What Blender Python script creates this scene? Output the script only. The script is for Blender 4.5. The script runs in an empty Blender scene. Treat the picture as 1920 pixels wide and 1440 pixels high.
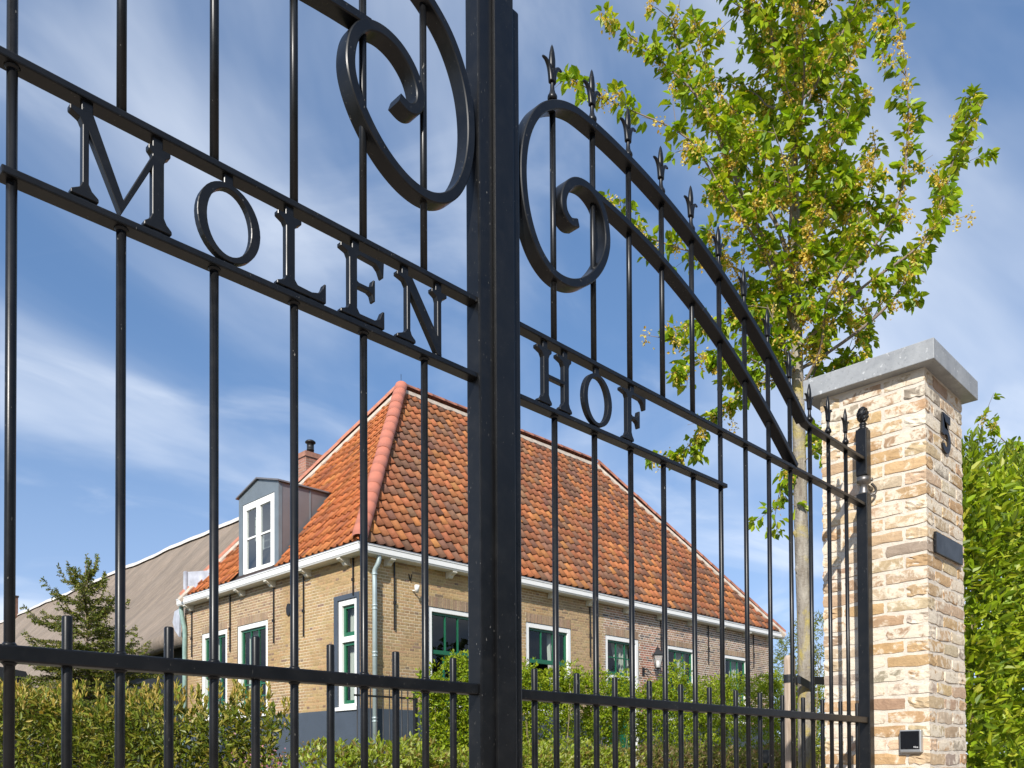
import bpy, bmesh, math, random
import numpy as np
from mathutils import Vector, Matrix

random.seed(7); RNG = np.random.default_rng(7)
scene = bpy.context.scene
COL = scene.collection
H = 1.10            # eye height: every z below is measured from eye level, the helpers add H

# ------------------------------------------------------------------ camera
cam_d = bpy.data.cameras.new('camera'); cam = bpy.data.objects.new('camera', cam_d); COL.objects.link(cam)
cam_d.sensor_width = 36.0; cam_d.sensor_fit = 'HORIZONTAL'
cam_d.lens = 36.0 * 1580.25 / 1920.0
cam_d.shift_y = (1397.54 - 720.0) / 1920.0
cam_d.clip_start = 0.05; cam_d.clip_end = 5000.0
yaw, pitch, roll = 0.7898, 0.0175, -0.0055
Fv = Vector((math.sin(yaw) * math.cos(pitch), math.cos(yaw) * math.cos(pitch), math.sin(pitch)))
Rv = Vector((math.cos(yaw), -math.sin(yaw), 0.0)); Uv = Rv.cross(Fv)
R2 = Rv * math.cos(roll) + Uv * math.sin(roll); U2 = -Rv * math.sin(roll) + Uv * math.cos(roll)
cam.matrix_world = Matrix(((R2.x, U2.x, -Fv.x, 0), (R2.y, U2.y, -Fv.y, 0), (R2.z, U2.z, -Fv.z, H), (0, 0, 0, 1)))
scene.camera = cam

# ------------------------------------------------------------------ sky, sun, exposure
sun_dir = Vector((-1.0, -0.56, 0.74)).normalized()
world = bpy.data.worlds.new('World'); scene.world = world; world.use_nodes = True
wn, wl = world.node_tree.nodes, world.node_tree.links
wn.clear()
def WN(t, **k):
    n = wn.new(t)
    for a, b in k.items(): setattr(n, a, b)
    return n
w_out = WN('ShaderNodeOutputWorld'); w_bg = WN('ShaderNodeBackground'); wl.new(w_bg.outputs[0], w_out.inputs[0])
sky = WN('ShaderNodeTexSky', sky_type='NISHITA'); sky.sun_disc = False
sky.sun_elevation = math.asin(sun_dir.z); sky.sun_rotation = math.atan2(sun_dir.x, sun_dir.y)
sky.air_density = 1.0; sky.dust_density = 0.15; sky.ozone_density = 3.0; sky.altitude = 0
w_bg.inputs['Strength'].default_value = 0.15
skv = WN('ShaderNodeVectorMath', operation='MULTIPLY_ADD'); skv.inputs[1].default_value = (1, 1, 0.72); skv.inputs[2].default_value = (0, 0, 0.24)
sktc = WN('ShaderNodeTexCoord'); wl.new(sktc.outputs['Generated'], skv.inputs[0]); wl.new(skv.outputs[0], sky.inputs['Vector'])      # a clear, little-hazed horizon
tc = WN('ShaderNodeTexCoord'); sep = WN('ShaderNodeSeparateXYZ'); wl.new(tc.outputs['Generated'], sep.inputs[0])
def wmath(op, a, b=None, c=None):
    n = WN('ShaderNodeMath', operation=op)
    for i, v in enumerate((a, b, c)):
        if v is None: continue
        if isinstance(v, (int, float)): n.inputs[i].default_value = v
        else: wl.new(v, n.inputs[i])
    return n.outputs[0]
zc = wmath('ADD', wmath('MAXIMUM', sep.outputs[2], 0.0), 0.16)
comb = WN('ShaderNodeCombineXYZ')
wl.new(wmath('DIVIDE', sep.outputs[0], zc), comb.inputs[0]); wl.new(wmath('DIVIDE', sep.outputs[1], zc), comb.inputs[1])
def wnoise(scale, detail, rough, dist, rot, sx, sy, off):
    mp = WN('ShaderNodeMapping'); wl.new(comb.outputs[0], mp.inputs[0])
    mp.inputs['Rotation'].default_value = (0, 0, rot); mp.inputs['Scale'].default_value = (sx, sy, 1); mp.inputs['Location'].default_value = off
    n = WN('ShaderNodeTexNoise'); wl.new(mp.outputs[0], n.inputs['Vector'])
    n.inputs['Scale'].default_value = scale; n.inputs['Detail'].default_value = detail
    n.inputs['Roughness'].default_value = rough; n.inputs['Distortion'].default_value = dist
    return n.outputs[0]
def wramp(v, a, b):
    m = WN('ShaderNodeMapRange', interpolation_type='SMOOTHSTEP'); wl.new(v, m.inputs[0])
    m.inputs[1].default_value = a; m.inputs[2].default_value = b; return m.outputs[0]
n1 = wramp(wnoise(0.95, 6, 0.48, 0.7, 0.9, 0.9, 1.2, (1.67, 3.45, 0)), 0.40, 0.76)
n2 = wramp(wnoise(2.2, 6, 0.52, 0.8, 0.5, 0.95, 1.25, (13.68, 3.23, 0)), 0.50, 0.88)
cl = wmath('MINIMUM', wmath('ADD', wmath('MULTIPLY', n1, 0.82), wmath('MULTIPLY', n2, 0.45)), 0.88)
haze_f = wmath('MULTIPLY', wramp(sep.outputs[2], 0.45, 0.0), 0.28)
cl = wmath('MINIMUM', wmath('ADD', cl, haze_f), 0.92)
wmix = WN('ShaderNodeMix', data_type='RGBA'); wl.new(cl, wmix.inputs['Factor'])
sk_t = WN('ShaderNodeMix', data_type='RGBA', blend_type='MULTIPLY'); sk_t.inputs['Factor'].default_value = 1.0; wl.new(sky.outputs[0], sk_t.inputs['A']); sk_t.inputs['B'].default_value = (0.98, 1.06, 1.10, 1); wl.new(sk_t.outputs['Result'], wmix.inputs['A']); wmix.inputs['B'].default_value = (5.6, 6.0, 6.6, 1)
wl.new(wmix.outputs['Result'], w_bg.inputs['Color'])

sun_l = bpy.data.lights.new('sun', 'SUN'); sun_l.energy = 5.0; sun_l.angle = math.radians(0.53); sun_l.color = (1.0, 0.955, 0.88)
sun = bpy.data.objects.new('sun', sun_l); COL.objects.link(sun)
sun.rotation_euler = sun_dir.to_track_quat('Z', 'Y').to_euler(); sun.location = sun_dir * 60
vs = scene.view_settings; vs.view_transform = 'Standard'; vs.look = 'None'; vs.exposure = 0.27; vs.gamma = 1.0; vs.use_curve_mapping = False

# ------------------------------------------------------------------ helpers
WL = {}
def wloc(o): return WL.get(o.name, Vector((0, 0, 0))) if o else Vector((0, 0, 0))
def tag(o, label=None, cat=None, group=None, kind=None):
    for k, v in (('label', label), ('category', cat), ('group', group), ('kind', kind)):
        if v: o[k] = v
    return o
def thing(name, label, cat, loc, group=None):
    o = bpy.data.objects.new(name, None); COL.objects.link(o)
    o.empty_display_size = 0.2
    o.location = (loc[0], loc[1], loc[2] + H); WL[o.name] = Vector(o.location)
    return tag(o, label, cat, group)
def link_mesh(name, me, mat, parent=None, loc=None):
    o = bpy.data.objects.new(name, me); COL.objects.link(o)
    if mat is not None and not me.materials: me.materials.append(mat)
    o.parent = parent
    if loc is not None: o.location = loc
    WL[o.name] = wloc(parent) + Vector(o.location)
    return o
def np_mesh(name, V, faces, mat, parent=None, smooth=False, col=None, base=None):
    """V in eye-level coordinates"""
    V = np.asarray(V, dtype=np.float64).copy(); V[:, 2] += H
    org = wloc(parent) if parent else Vector(base if base else ((V[:, 0].min() + V[:, 0].max()) / 2, (V[:, 1].min() + V[:, 1].max()) / 2, V[:, 2].min()))
    V -= np.array(org)
    me = bpy.data.meshes.new(name); me.from_pydata(V.tolist() if len(V) < 5000 else V, [], faces if not isinstance(faces, np.ndarray) else faces.tolist())
    if smooth: me.polygons.foreach_set('use_smooth', [True] * len(me.polygons))
    if col is not None:
        a = me.color_attributes.new('Col', 'FLOAT_COLOR', 'POINT')
        c = np.ones((len(V), 4), dtype=np.float32); c[:, :3] = col
        a.data.foreach_set('color', c.ravel())
    me.update()
    o = link_mesh(name, me, mat, parent, None if parent else org)
    return o

class MB:
    def __init__(s): s.v = []; s.f = []; s.sm = []
    def add(s, vs, fs, smooth=False):
        b = len(s.v); s.v += [tuple(p) for p in vs]
        for f in fs: s.f.append([b + i for i in f]); s.sm.append(smooth)
        return s
    def box(s, x0, x1, y0, y1, z0, z1):
        return s.add([(x0, y0, z0), (x1, y0, z0), (x1, y1, z0), (x0, y1, z0), (x0, y0, z1), (x1, y0, z1), (x1, y1, z1), (x0, y1, z1)],
                     [(0, 3, 2, 1), (4, 5, 6, 7), (0, 1, 5, 4), (1, 2, 6, 5), (2, 3, 7, 6), (3, 0, 4, 7)])
    def hexa(s, pts):      # 8 points ordered like box
        return s.add(pts, [(0, 3, 2, 1), (4, 5, 6, 7), (0, 1, 5, 4), (1, 2, 6, 5), (2, 3, 7, 6), (3, 0, 4, 7)])
    def tube(s, path, radii, seg=12, cap=True, smooth=True):
        P = [Vector(p) for p in path]; n = len(P)
        if isinstance(radii, (int, float)): radii = [radii] * n
        T = [(P[min(i + 1, n - 1)] - P[max(i - 1, 0)]).normalized() for i in range(n)]
        ref = Vector((1, 0, 0)) if abs(T[0].x) < 0.9 else Vector((0, 1, 0))
        A = (ref - T[0] * ref.dot(T[0])).normalized(); vs = []; fs = []
        for i in range(n):
            A = (A - T[i] * A.dot(T[i])).normalized(); B = T[i].cross(A)
            for k in range(seg):
                a = 2 * math.pi * k / seg
                vs.append(P[i] + (A * math.cos(a) + B * math.sin(a)) * radii[i])
        for i in range(n - 1):
            for k in range(seg):
                k2 = (k + 1) % seg
                fs.append((i * seg + k, i * seg + k2, (i + 1) * seg + k2, (i + 1) * seg + k))
        s.add(vs, fs, smooth)
        if cap:
            b = len(s.v) - len(vs)
            s.f.append([b + k for k in reversed(range(seg))]); s.sm.append(False)
            s.f.append([b + (n - 1) * seg + k for k in range(seg)]); s.sm.append(False)
        return s
    def lathe(s, prof, cx, cy, z0, seg=16, smooth=True, sx=1.0, sy=1.0):
        vs = []; fs = []; n = len(prof)
        for (r, z) in prof:
            for k in range(seg):
                a = 2 * math.pi * k / seg; vs.append((cx + math.cos(a) * r * sx, cy + math.sin(a) * r * sy, z0 + z))
        for i in range(n - 1):
            for k in range(seg):
                k2 = (k + 1) % seg; fs.append((i * seg + k, i * seg + k2, (i + 1) * seg + k2, (i + 1) * seg + k))
        s.add(vs, fs, smooth); b = len(s.v) - len(vs)
        if prof[0][0] > 1e-4: s.f.append([b + k for k in reversed(range(seg))]); s.sm.append(False)
        if prof[-1][0] > 1e-4: s.f.append([b + (n - 1) * seg + k for k in range(seg)]); s.sm.append(False)
        return s
    def prism(s, outline, fn, d0, d1):
        """outline of (u, z); fn(u, d, z) -> point"""
        n = len(outline)
        s.add([fn(u, d0, z) for u, z in outline] + [fn(u, d1, z) for u, z in outline],
              [list(range(n)), list(reversed(range(n, 2 * n)))] + [(i, n + i, n + (i + 1) % n, (i + 1) % n) for i in range(n)])
        return s
    def build(s, name, mat, parent=None, bevel=0.0, seg=2, base=None, recalc=True):
        V = [Vector((x, y, z + H)) for x, y, z in s.v]
        if parent: org = wloc(parent)
        elif base: org = Vector((base[0], base[1], base[2] + H))
        else:
            xs = [p.x for p in V]; ys = [p.y for p in V]; zs = [p.z for p in V]
            org = Vector(((min(xs) + max(xs)) / 2, (min(ys) + max(ys)) / 2, min(zs)))
        me = bpy.data.meshes.new(name); me.from_pydata([p - org for p in V], [], s.f)
        me.polygons.foreach_set('use_smooth', s.sm)
        bm = bmesh.new(); bm.from_mesh(me)
        if recalc: bmesh.ops.recalc_face_normals(bm, faces=bm.faces)
        if bevel:
            ed = [e for e in bm.edges if len(e.link_faces) == 2 and e.calc_face_angle(0) > 0.6]
            bmesh.ops.bevel(bm, geom=ed, offset=bevel, segments=seg, profile=0.6, affect='EDGES', clamp_overlap=True)
        bm.to_mesh(me); bm.free(); me.update()
        return link_mesh(name, me, mat, parent, None if parent else org)

def spline(pts, per=8):
    P = [np.array(p, float) for p in pts]; out = []
    for i in range(len(P) - 1):
        p0 = P[max(i - 1, 0)]; p1 = P[i]; p2 = P[i + 1]; p3 = P[min(i + 2, len(P) - 1)]
        for k in range(per):
            t = k / per
            out.append(0.5 * ((2 * p1) + (-p0 + p2) * t + (2 * p0 - 5 * p1 + 4 * p2 - p3) * t * t + (-p0 + 3 * p1 - 3 * p2 + p3) * t ** 3))
    out.append(P[-1]); return out

# ------------------------------------------------------------------ materials
class NT:
    def __init__(s, name):
        s.m = bpy.data.materials.new(name); s.m.use_nodes = True; s.t = s.m.node_tree; s.n = s.t.nodes; s.l = s.t.links
        s.b = s.n['Principled BSDF']; s.out = s.n['Material Output']
    def N(s, t, **k):
        n = s.n.new(t)
        for a, b in k.items(): setattr(n, a, b)
        return n
    def set(s, sock, v):
        if hasattr(v, 'node'): s.l.new(v, sock)
        elif isinstance(v, (tuple, list)) and len(v) == 3 and sock.type == 'RGBA': sock.default_value = (*v, 1)
        else: sock.default_value = v
    def coord(s, kind='Object', rnd=False, scale=(1, 1, 1)):
        c = s.N('ShaderNodeTexCoord').outputs[kind]
        mp = s.N('ShaderNodeMapping'); s.l.new(c, mp.inputs[0]); mp.inputs['Scale'].default_value = scale
        if rnd:
            oi = s.N('ShaderNodeObjectInfo'); m = s.math('MULTIPLY', oi.outputs['Random'], 57.0)
            s.l.new(m, mp.inputs['Location'])
        return mp.outputs[0]
    def noise(s, vec, scale, detail=4, rough=0.55, dist=0.0):
        n = s.N('ShaderNodeTexNoise'); s.l.new(vec, n.inputs['Vector'])
        n.inputs['Scale'].default_value = scale; n.inputs['Detail'].default_value = detail
        n.inputs['Roughness'].default_value = rough; n.inputs['Distortion'].default_value = dist
        return n.outputs[0]
    def math(s, op, a, b=None):
        n = s.N('ShaderNodeMath', operation=op); s.set(n.inputs[0], a)
        if b is not None: s.set(n.inputs[1], b)
        return n.outputs[0]
    def ramp(s, v, a, b, lo=0.0, hi=1.0):
        m = s.N('ShaderNodeMapRange'); s.l.new(v, m.inputs[0])
        m.inputs[1].default_value = a; m.inputs[2].default_value = b; m.inputs[3].default_value = lo; m.inputs[4].default_value = hi
        return m.outputs[0]
    def mix(s, f, a, b, mode='MIX'):
        m = s.N('ShaderNodeMix', data_type='RGBA', blend_type=mode); s.set(m.inputs['Factor'], f)
        s.set(m.inputs['A'], a); s.set(m.inputs['B'], b); return m.outputs['Result']
    def bump(s, h, strength, dist):
        b = s.N('ShaderNodeBump'); s.l.new(h, b.inputs['Height']); b.inputs['Strength'].default_value = strength; b.inputs['Distance'].default_value = dist
        s.l.new(b.outputs[0], s.b.inputs['Normal'])
    def color(s, c): s.set(s.b.inputs['Base Color'], c)
    def rough(s, r): s.set(s.b.inputs['Roughness'], r)

def simple(name, c, rough=0.6, var=0.12, scale=6.0, metal=0.0, bump=0.0, bscale=60.0):
    t = NT(name); v = t.coord('Object'); n = t.noise(v, scale, 5, 0.6)
    t.color(t.mix(t.ramp(n, 0.3, 0.7), tuple(x * (1 - var) for x in c), tuple(min(x * (1 + var), 1) for x in c)))
    t.rough(rough); t.b.inputs['Metallic'].default_value = metal
    if bump: t.bump(t.noise(v, bscale, 4), bump, 0.01)
    return t.m

# black powder-coated steel with chips and dust
t = NT('gate_paint'); v = t.coord('Object'); n = t.noise(v, 9, 5, 0.6)
chip = t.ramp(t.noise(t.coord('Object', scale=(1, 1, .4)), 190, 2, 0.45), 0.715, 0.735); big = t.ramp(t.noise(v, 7, 2), 0.45, 0.6)
chip = t.math('MULTIPLY', chip, big)
base = t.mix(t.ramp(t.noise(v, 22, 4, .6), 0.50, 0.75, 0, .22), t.mix(t.ramp(n, 0.3, 0.75), (0.004, 0.0042, 0.0048), (0.008, 0.0083, 0.009)), (0.030, 0.028, 0.025))
t.color(t.mix(t.math('MULTIPLY', chip, 0.38), base, (0.36, 0.34, 0.30)))
t.rough(t.ramp(n, 0.25, 0.75, 0.27, 0.42)); t.b.inputs['Specular IOR Level'].default_value = 0.33
t.bump(t.noise(v, 260, 3), 0.05, 0.001); M_GATE = t.m
M_IRON = simple('black_iron', (0.012, 0.012, 0.013), 0.5)
M_ZINC_HINGE = simple('hinge_steel', (0.16, 0.15, 0.14), 0.4, metal=0.8)

# pillar bricks: tan body under a lime wash that survives in patches
t = NT('hand_moulded_brick'); v = t.coord('Object', rnd=True)
oi = t.N('ShaderNodeObjectInfo')
n1 = t.noise(v, 22, 6, 0.65, 0.6); n2 = t.noise(v, 7, 4, 0.6, 0.3); n3 = t.noise(v, 90, 3, 0.6)
body = t.mix(t.ramp(n1, 0.3, 0.7), t.mix(1.0, oi.outputs['Color'], (0.80, 0.78, 0.76), 'MULTIPLY'), t.mix(1.0, oi.outputs['Color'], (1.12, 1.11, 1.08), 'MULTIPLY'))
body = t.mix(t.ramp(n3, 0.66, 0.76, 0, .6), body, (0.16, 0.12, 0.085))
lim = t.math('ADD', t.math('MULTIPLY', n1, 0.55), t.math('MULTIPLY', n2, 0.45))
lim = t.math('ADD', lim, t.ramp(oi.outputs['Random'], 0, 1, -0.085, 0.085))
t.color(t.mix(t.ramp(lim, 0.50, 0.57, 0, .88), body, (0.68, 0.60, 0.475)))
t.rough(0.9); t.bump(t.math('ADD', t.math('MULTIPLY', n1, 1.0), t.math('MULTIPLY', n3, 0.5)), 0.7, 0.007); M_PBRICK = t.m
t = NT('lime_mortar'); v = t.coord('Object'); n1 = t.noise(v, 14, 6, 0.6); n2 = t.noise(v, 120, 4, 0.6)
t.color(t.mix(t.ramp(n1, 0.3, 0.7), (0.54, 0.475, 0.39), (0.69, 0.62, 0.525))); t.rough(0.92)
t.bump(t.math('ADD', n1, t.math('MULTIPLY', n2, 0.5)), 0.6, 0.01); M_PMORT = t.m
t = NT('bluestone'); v = t.coord('Object'); n1 = t.noise(v, 9, 6, 0.62, 0.3); n2 = t.noise(v, 60, 4, 0.6); sp = t.noise(v, 38, 2, 0.5)
c = t.mix(t.ramp(n1, 0.3, 0.7), (0.225, 0.235, 0.245), (0.335, 0.345, 0.35)); c = t.mix(t.ramp(sp, 0.66, 0.72), c, (0.46, 0.47, 0.47))
c = t.mix(t.ramp(n2, 0.3, 0.42, 0.5, 0.0), c, (0.16, 0.165, 0.17))
t.color(c); t.rough(0.6); t.bump(n2, 0.2, 0.004); M_STONE = t.m

# house bricks (colour carried per brick)
def brick_mat(name, src):
    t = NT(name)
    v = t.coord('Object', rnd=(src == 'obj'))
    c = t.N('ShaderNodeObjectInfo').outputs['Color'] if src == 'obj' else t.N('ShaderNodeVertexColor', layer_name='Col').outputs[0]
    n1 = t.noise(v, 30, 4, 0.6); n2 = t.noise(v, 1.1, 4, 0.6)
    c = t.mix(1.0, c, t.mix(t.ramp(n1, 0.3, 0.7), (0.80, 0.80, 0.80), (1.18, 1.18, 1.18)), 'MULTIPLY')
    if src != 'obj': c = t.mix(t.ramp(n2, 0.42, 0.68, 0, 0.5), c, t.mix(1.0, c, (0.70, 0.66, 0.62), 'MULTIPLY'))
    t.color(c); t.rough(0.9); t.bump(n1, 0.4, 0.006); return t.m
M_HB = brick_mat('old_brick', 'attr'); M_HB1 = brick_mat('old_brick_single', 'obj')
M_HMORT = None
t = NT('house_mortar'); v = t.coord('Object'); n1 = t.noise(v, 0.8, 4, 0.6); n2 = t.noise(v, 25, 3, 0.6)
ca = t.N('ShaderNodeVertexColor', layer_name='Col').outputs[0]
c = t.mix(t.ramp(n1, 0.52, 0.62), ca, t.mix(0.6, ca, (0.62, 0.55, 0.44)))
t.color(t.mix(1.0, c, t.mix(t.ramp(n2, 0.3, 0.7), (0.85, 0.85, 0.85), (1.1, 1.1, 1.1)), 'MULTIPLY')); t.rough(0.95); M_HMORT = t.m
def tile_mat(name, src):
    t = NT(name); v = t.coord('Object', rnd=(src == 'obj'))
    c = t.N('ShaderNodeObjectInfo').outputs['Color'] if src == 'obj' else t.N('ShaderNodeVertexColor', layer_name='Col').outputs[0]
    n1 = t.noise(v, 14, 5, 0.65); n2 = t.noise(v, 55, 3, 0.6); n5 = t.noise(v, .9, 5, .65, .5); n6 = t.noise(v, 3.5, 5, .7)
    c = t.mix(t.ramp(n1, 0.42, 0.72, 0, 0.65), c, t.mix(1.0, c, (0.55, 0.60, 0.62), 'MULTIPLY'))
    c = t.mix(t.ramp(n2, 0.66, 0.74, 0, 0.6), c, (0.30, 0.26, 0.18))
    c = t.mix(t.ramp(n5, 0.45, 0.66, 0, 0.65), c, t.mix(1.0, c, (0.62, 0.60, 0.58), 'MULTIPLY')); c = t.mix(t.ramp(n6, 0.66, 0.74, 0, 0.7), c, (0.13, 0.115, 0.05))
    t.color(c); t.rough(0.8); t.bump(n2, 0.25, 0.004); return t.m
M_TILE = tile_mat('clay_pantile', 'attr'); M_TILE1 = tile_mat('clay_pantile_single', 'obj')
M_RIDGE = simple('red_ridge_clay', (0.46, 0.155, 0.095), 0.75, 0.14, 4)
M_RIDGE2 = simple('weathered_ridge_clay', (0.40, 0.16, 0.10), 0.8, 0.25, 7)
M_WMORT = simple('pale_ridge_mortar', (0.46, 0.385, 0.31), 0.95, 0.2, 9)
M_WHITE = simple('white_paint', (0.80, 0.79, 0.76), 0.45, 0.03, 3)
M_CREAM = simple('cream_paint', (0.70, 0.66, 0.56), 0.5, 0.05, 4)
M_GREEN = simple('green_paint', (0.012, 0.115, 0.055), 0.35, 0.12, 5)
M_SLATE = simple('slate_blue_plinth_paint', (0.060, 0.075, 0.098), 0.55, 0.10, 2.2, bump=0.15, bscale=30)
M_ZINC = simple('zinc_pipe', (0.36, 0.43, 0.43), 0.45, 0.12, 4, metal=0.35)
M_VERD = simple('verdigris_pipe', (0.22, 0.33, 0.29), 0.6, 0.25, 6)
M_DZINC = simple('dormer_zinc', (0.185, 0.215, 0.235), 0.5, 0.12, 3, metal=0.3)
M_DZINC2 = simple('dormer_side_zinc', (0.20, 0.19, 0.195), 0.45, 0.12, 1.6, metal=0.35)
M_LEADG = simple('grey_lead', (0.40, 0.41, 0.45), 0.5, 0.25, 5)
M_DECK = simple('dark_underroof', (0.035, 0.022, 0.017), 0.9)
M_ROOM = simple('dark_room', (0.035, 0.033, 0.030), 0.9)
M_CURT = simple('grey_curtain', (0.50, 0.49, 0.46), 0.85, 0.08, 3)
M_DARKW = simple('tarred_boards', (0.012, 0.014, 0.018), 0.7)
t = NT('window_glass'); ge = t.N('ShaderNodeNewGeometry'); dt = t.N('ShaderNodeVectorMath', operation='DOT_PRODUCT'); t.l.new(ge.outputs['Normal'], dt.inputs[0]); t.l.new(ge.outputs['Incoming'], dt.inputs[1])
fz = t.math('ADD', t.math('MULTIPLY', t.math('POWER', t.math('SUBTRACT', 1.0, t.math('ABSOLUTE', dt.outputs['Value'])), 5.0), 0.9), 0.055)
gl = t.N('ShaderNodeBsdfGlossy'); gl.inputs['Roughness'].default_value = 0.015; tr = t.N('ShaderNodeBsdfTransparent'); tr.inputs[0].default_value = (0.80, 0.86, 0.83, 1)
mx = t.N('ShaderNodeMixShader'); t.l.new(fz, mx.inputs[0]); t.l.new(tr.outputs[0], mx.inputs[1]); t.l.new(gl.outputs[0], mx.inputs[2])
t.l.new(mx.outputs[0], t.out.inputs[0]); M_GLASS = t.m
M_GLASS2 = M_GLASS.copy(); M_GLASS2.name = 'double_glazing'
for n_ in M_GLASS2.node_tree.nodes:
    if n_.type == 'MATH' and n_.operation == 'ADD': n_.inputs[1].default_value = 0.20
t = NT('lantern_glass'); tr = t.N('ShaderNodeBsdfTransparent'); gl = t.N('ShaderNodeBsdfDiffuse'); gl.inputs[0].default_value = (0.7, 0.72, 0.7, 1)
mx = t.N('ShaderNodeMixShader'); mx.inputs[0].default_value = 0.30; t.l.new(tr.outputs[0], mx.inputs[1]); t.l.new(gl.outputs[0], mx.inputs[2]); t.l.new(mx.outputs[0], t.out.inputs[0]); M_LGLASS = t.m

# thatch: reed running down the slope
t = NT('reed_thatch'); v = t.coord('Object', scale=(1, 1, 1)); vs_ = t.coord('Object', scale=(1.8, 11, 1.8))
n1 = t.noise(v, 0.35, 5, 0.6); n2 = t.noise(vs_, 1.3, 6, 0.72, 0.6); n3 = t.noise(v, 45, 3, 0.7)
vb = t.coord('Object', scale=(0.25, 1.1, 0.25)); n4 = t.noise(vb, 1.0, 4, 0.6, 0.3)
c = t.mix(t.ramp(n2, 0.3, 0.7), (0.175, 0.132, 0.098), (0.40, 0.315, 0.24)); c = t.mix(t.ramp(n4, 0.35, 0.7, 0, 0.6), c, (0.13, 0.108, 0.085))
c = t.mix(t.ramp(n1, 0.45, 0.7, 0, 0.4), c, (0.34, 0.275, 0.22))
t.color(c); t.rough(0.95); t.bump(t.math('ADD', n2, t.math('MULTIPLY', n3, 1.2)), 0.8, 0.035); M_THATCH = t.m

# bark and wood
t = NT('elm_bark'); v = t.coord('Object'); vst = t.coord('Object', scale=(9, 9, 2)); n1 = t.noise(vst, 2.2, 6, 0.65); n2 = t.noise(v, 3.4, 5, 0.62, 0.5); n3 = t.noise(v, 40, 4, 0.6)
c = t.mix(t.ramp(n1, 0.3, 0.7), (0.17, 0.14, 0.11), (0.36, 0.325, 0.27)); c = t.mix(t.ramp(n2, 0.52, 0.64, 0, 0.8), c, (0.40, 0.31, 0.05))
t.color(c); t.rough(0.9); t.bump(t.math('ADD', n1, n3), 0.6, 0.02); M_BARK = t.m
M_TWIG = simple('twig_bark', (0.20, 0.155, 0.12), 0.85, 0.25, 8)
M_STEM = simple('pale_stem', (0.30, 0.23, 0.13), 0.85, 0.25, 8)
t = NT('weathered_stake'); vst = t.coord('Object', scale=(30, 30, 2.0)); n1 = t.noise(vst, 1.6, 6, 0.6, 0.6)
t.color(t.mix(t.ramp(n1, 0.3, 0.7), (0.27, 0.20, 0.145), (0.52, 0.42, 0.33))); t.rough(0.9); t.bump(n1, 0.5, 0.01); M_STAKE = t.m
M_RUBBER = simple('black_rubber', (0.013, 0.013, 0.014), 0.38, bump=0.2, bscale=40)
def leaf_mat(name, trans=0.45, rough=0.42, spec=0.35):
    t = NT(name); c = t.N('ShaderNodeVertexColor', layer_name='Col').outputs[0]
    t.color(c); t.rough(rough); t.b.inputs['Specular IOR Level'].default_value = spec
    tl = t.N('ShaderNodeBsdfTranslucent'); t.l.new(t.mix(1.0, c, (1.25, 1.15, 0.7), 'MULTIPLY'), tl.inputs[0])
    mx = t.N('ShaderNodeMixShader'); mx.inputs[0].default_value = trans
    t.l.new(t.b.outputs[0], mx.inputs[1]); t.l.new(tl.outputs[0], mx.inputs[2]); t.l.new(mx.outputs[0], t.out.inputs[0]); return t.m
M_LEAF = leaf_mat('spring_leaf'); M_SAM = leaf_mat('samara', 0.45, 0.7, 0.1); M_LAUREL = leaf_mat('laurel_leaf', 0.28, 0.42, 0.35); M_NEEDLE = leaf_mat('fir_needle', 0.2, 0.5, 0.3)
M_PETAL = leaf_mat('petal', 0.4, 0.7, 0.1)
# paving and earth
t = NT('clinker_paving'); v = t.coord('Object'); br = t.N('ShaderNodeTexBrick'); t.l.new(v, br.inputs['Vector']); br.inputs['Scale'].default_value = 4.7
br.inputs['Color1'].default_value = (0.33, 0.255, 0.195, 1); br.inputs['Color2'].default_value = (0.42, 0.34, 0.27, 1); br.inputs['Mortar'].default_value = (0.16, 0.14, 0.12, 1)
br.inputs['Mortar Size'].default_value = 0.012
t.color(br.outputs[0]); t.rough(0.85); t.bump(br.outputs['Fac'], -0.4, 0.01); M_PAVE = t.m
t = NT('garden_ground'); v = t.coord('Object'); n1 = t.noise(v, 0.12, 6, 0.6); n2 = t.noise(v, 8, 5, 0.7)
t.color(t.mix(t.ramp(n1, 0.35, 0.65), t.mix(n2, (0.035, 0.06, 0.012), (0.09, 0.13, 0.03)), t.mix(n2, (0.10, 0.075, 0.05), (0.19, 0.15, 0.10)))); t.rough(0.95); t.bump(n2, 0.5, 0.05); M_GROUND = t.m

# ------------------------------------------------------------------ the setting
tag(MB().add([(-900, -900, -1.1), (900, -900, -1.1), (900, 900, -1.1), (-900, 900, -1.1)], [(0, 1, 2, 3)]).build('ground', M_GROUND, base=(0, 0, -1.1)), kind='structure')
tag(MB().add([(-40, -9, -1.096), (60, -9, -1.096), (60, 6.6, -1.096), (-40, 6.6, -1.096)], [(0, 1, 2, 3)]).build('driveway', M_PAVE, base=(0, 0, -1.096)), kind='structure')

# ------------------------------------------------------------------ farmhouse
Xe, Ye, Xr, Yb = 8.178, 11.697, 23.23, 18.60      # outer gutter lines
Xw, Yw = 8.428, 11.947                            # wall faces (left wall faces -X, long wall faces -Y)
XwR, YwB = 22.98, 18.90
Z0 = 3.655; ZT = 8.43                             # eave and ridge
A = Vector((11.765, 15.15, ZT)); B = Vector((18.78, 15.15, ZT))
house = thing('farmhouse', 'old yellow-brick farmhouse with orange pantile hipped roof and white gutter behind the gate', 'house', (15.5, 15.3, -1.1))
fF = lambda u, d, z: (u, Yw + d, z)               # long front wall: u = X, d = depth inwards
fL = lambda u, d, z: (Xw + d, u, z)               # left wall: u = Y
PL = 0.905                                        # top of the painted plinth

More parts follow.
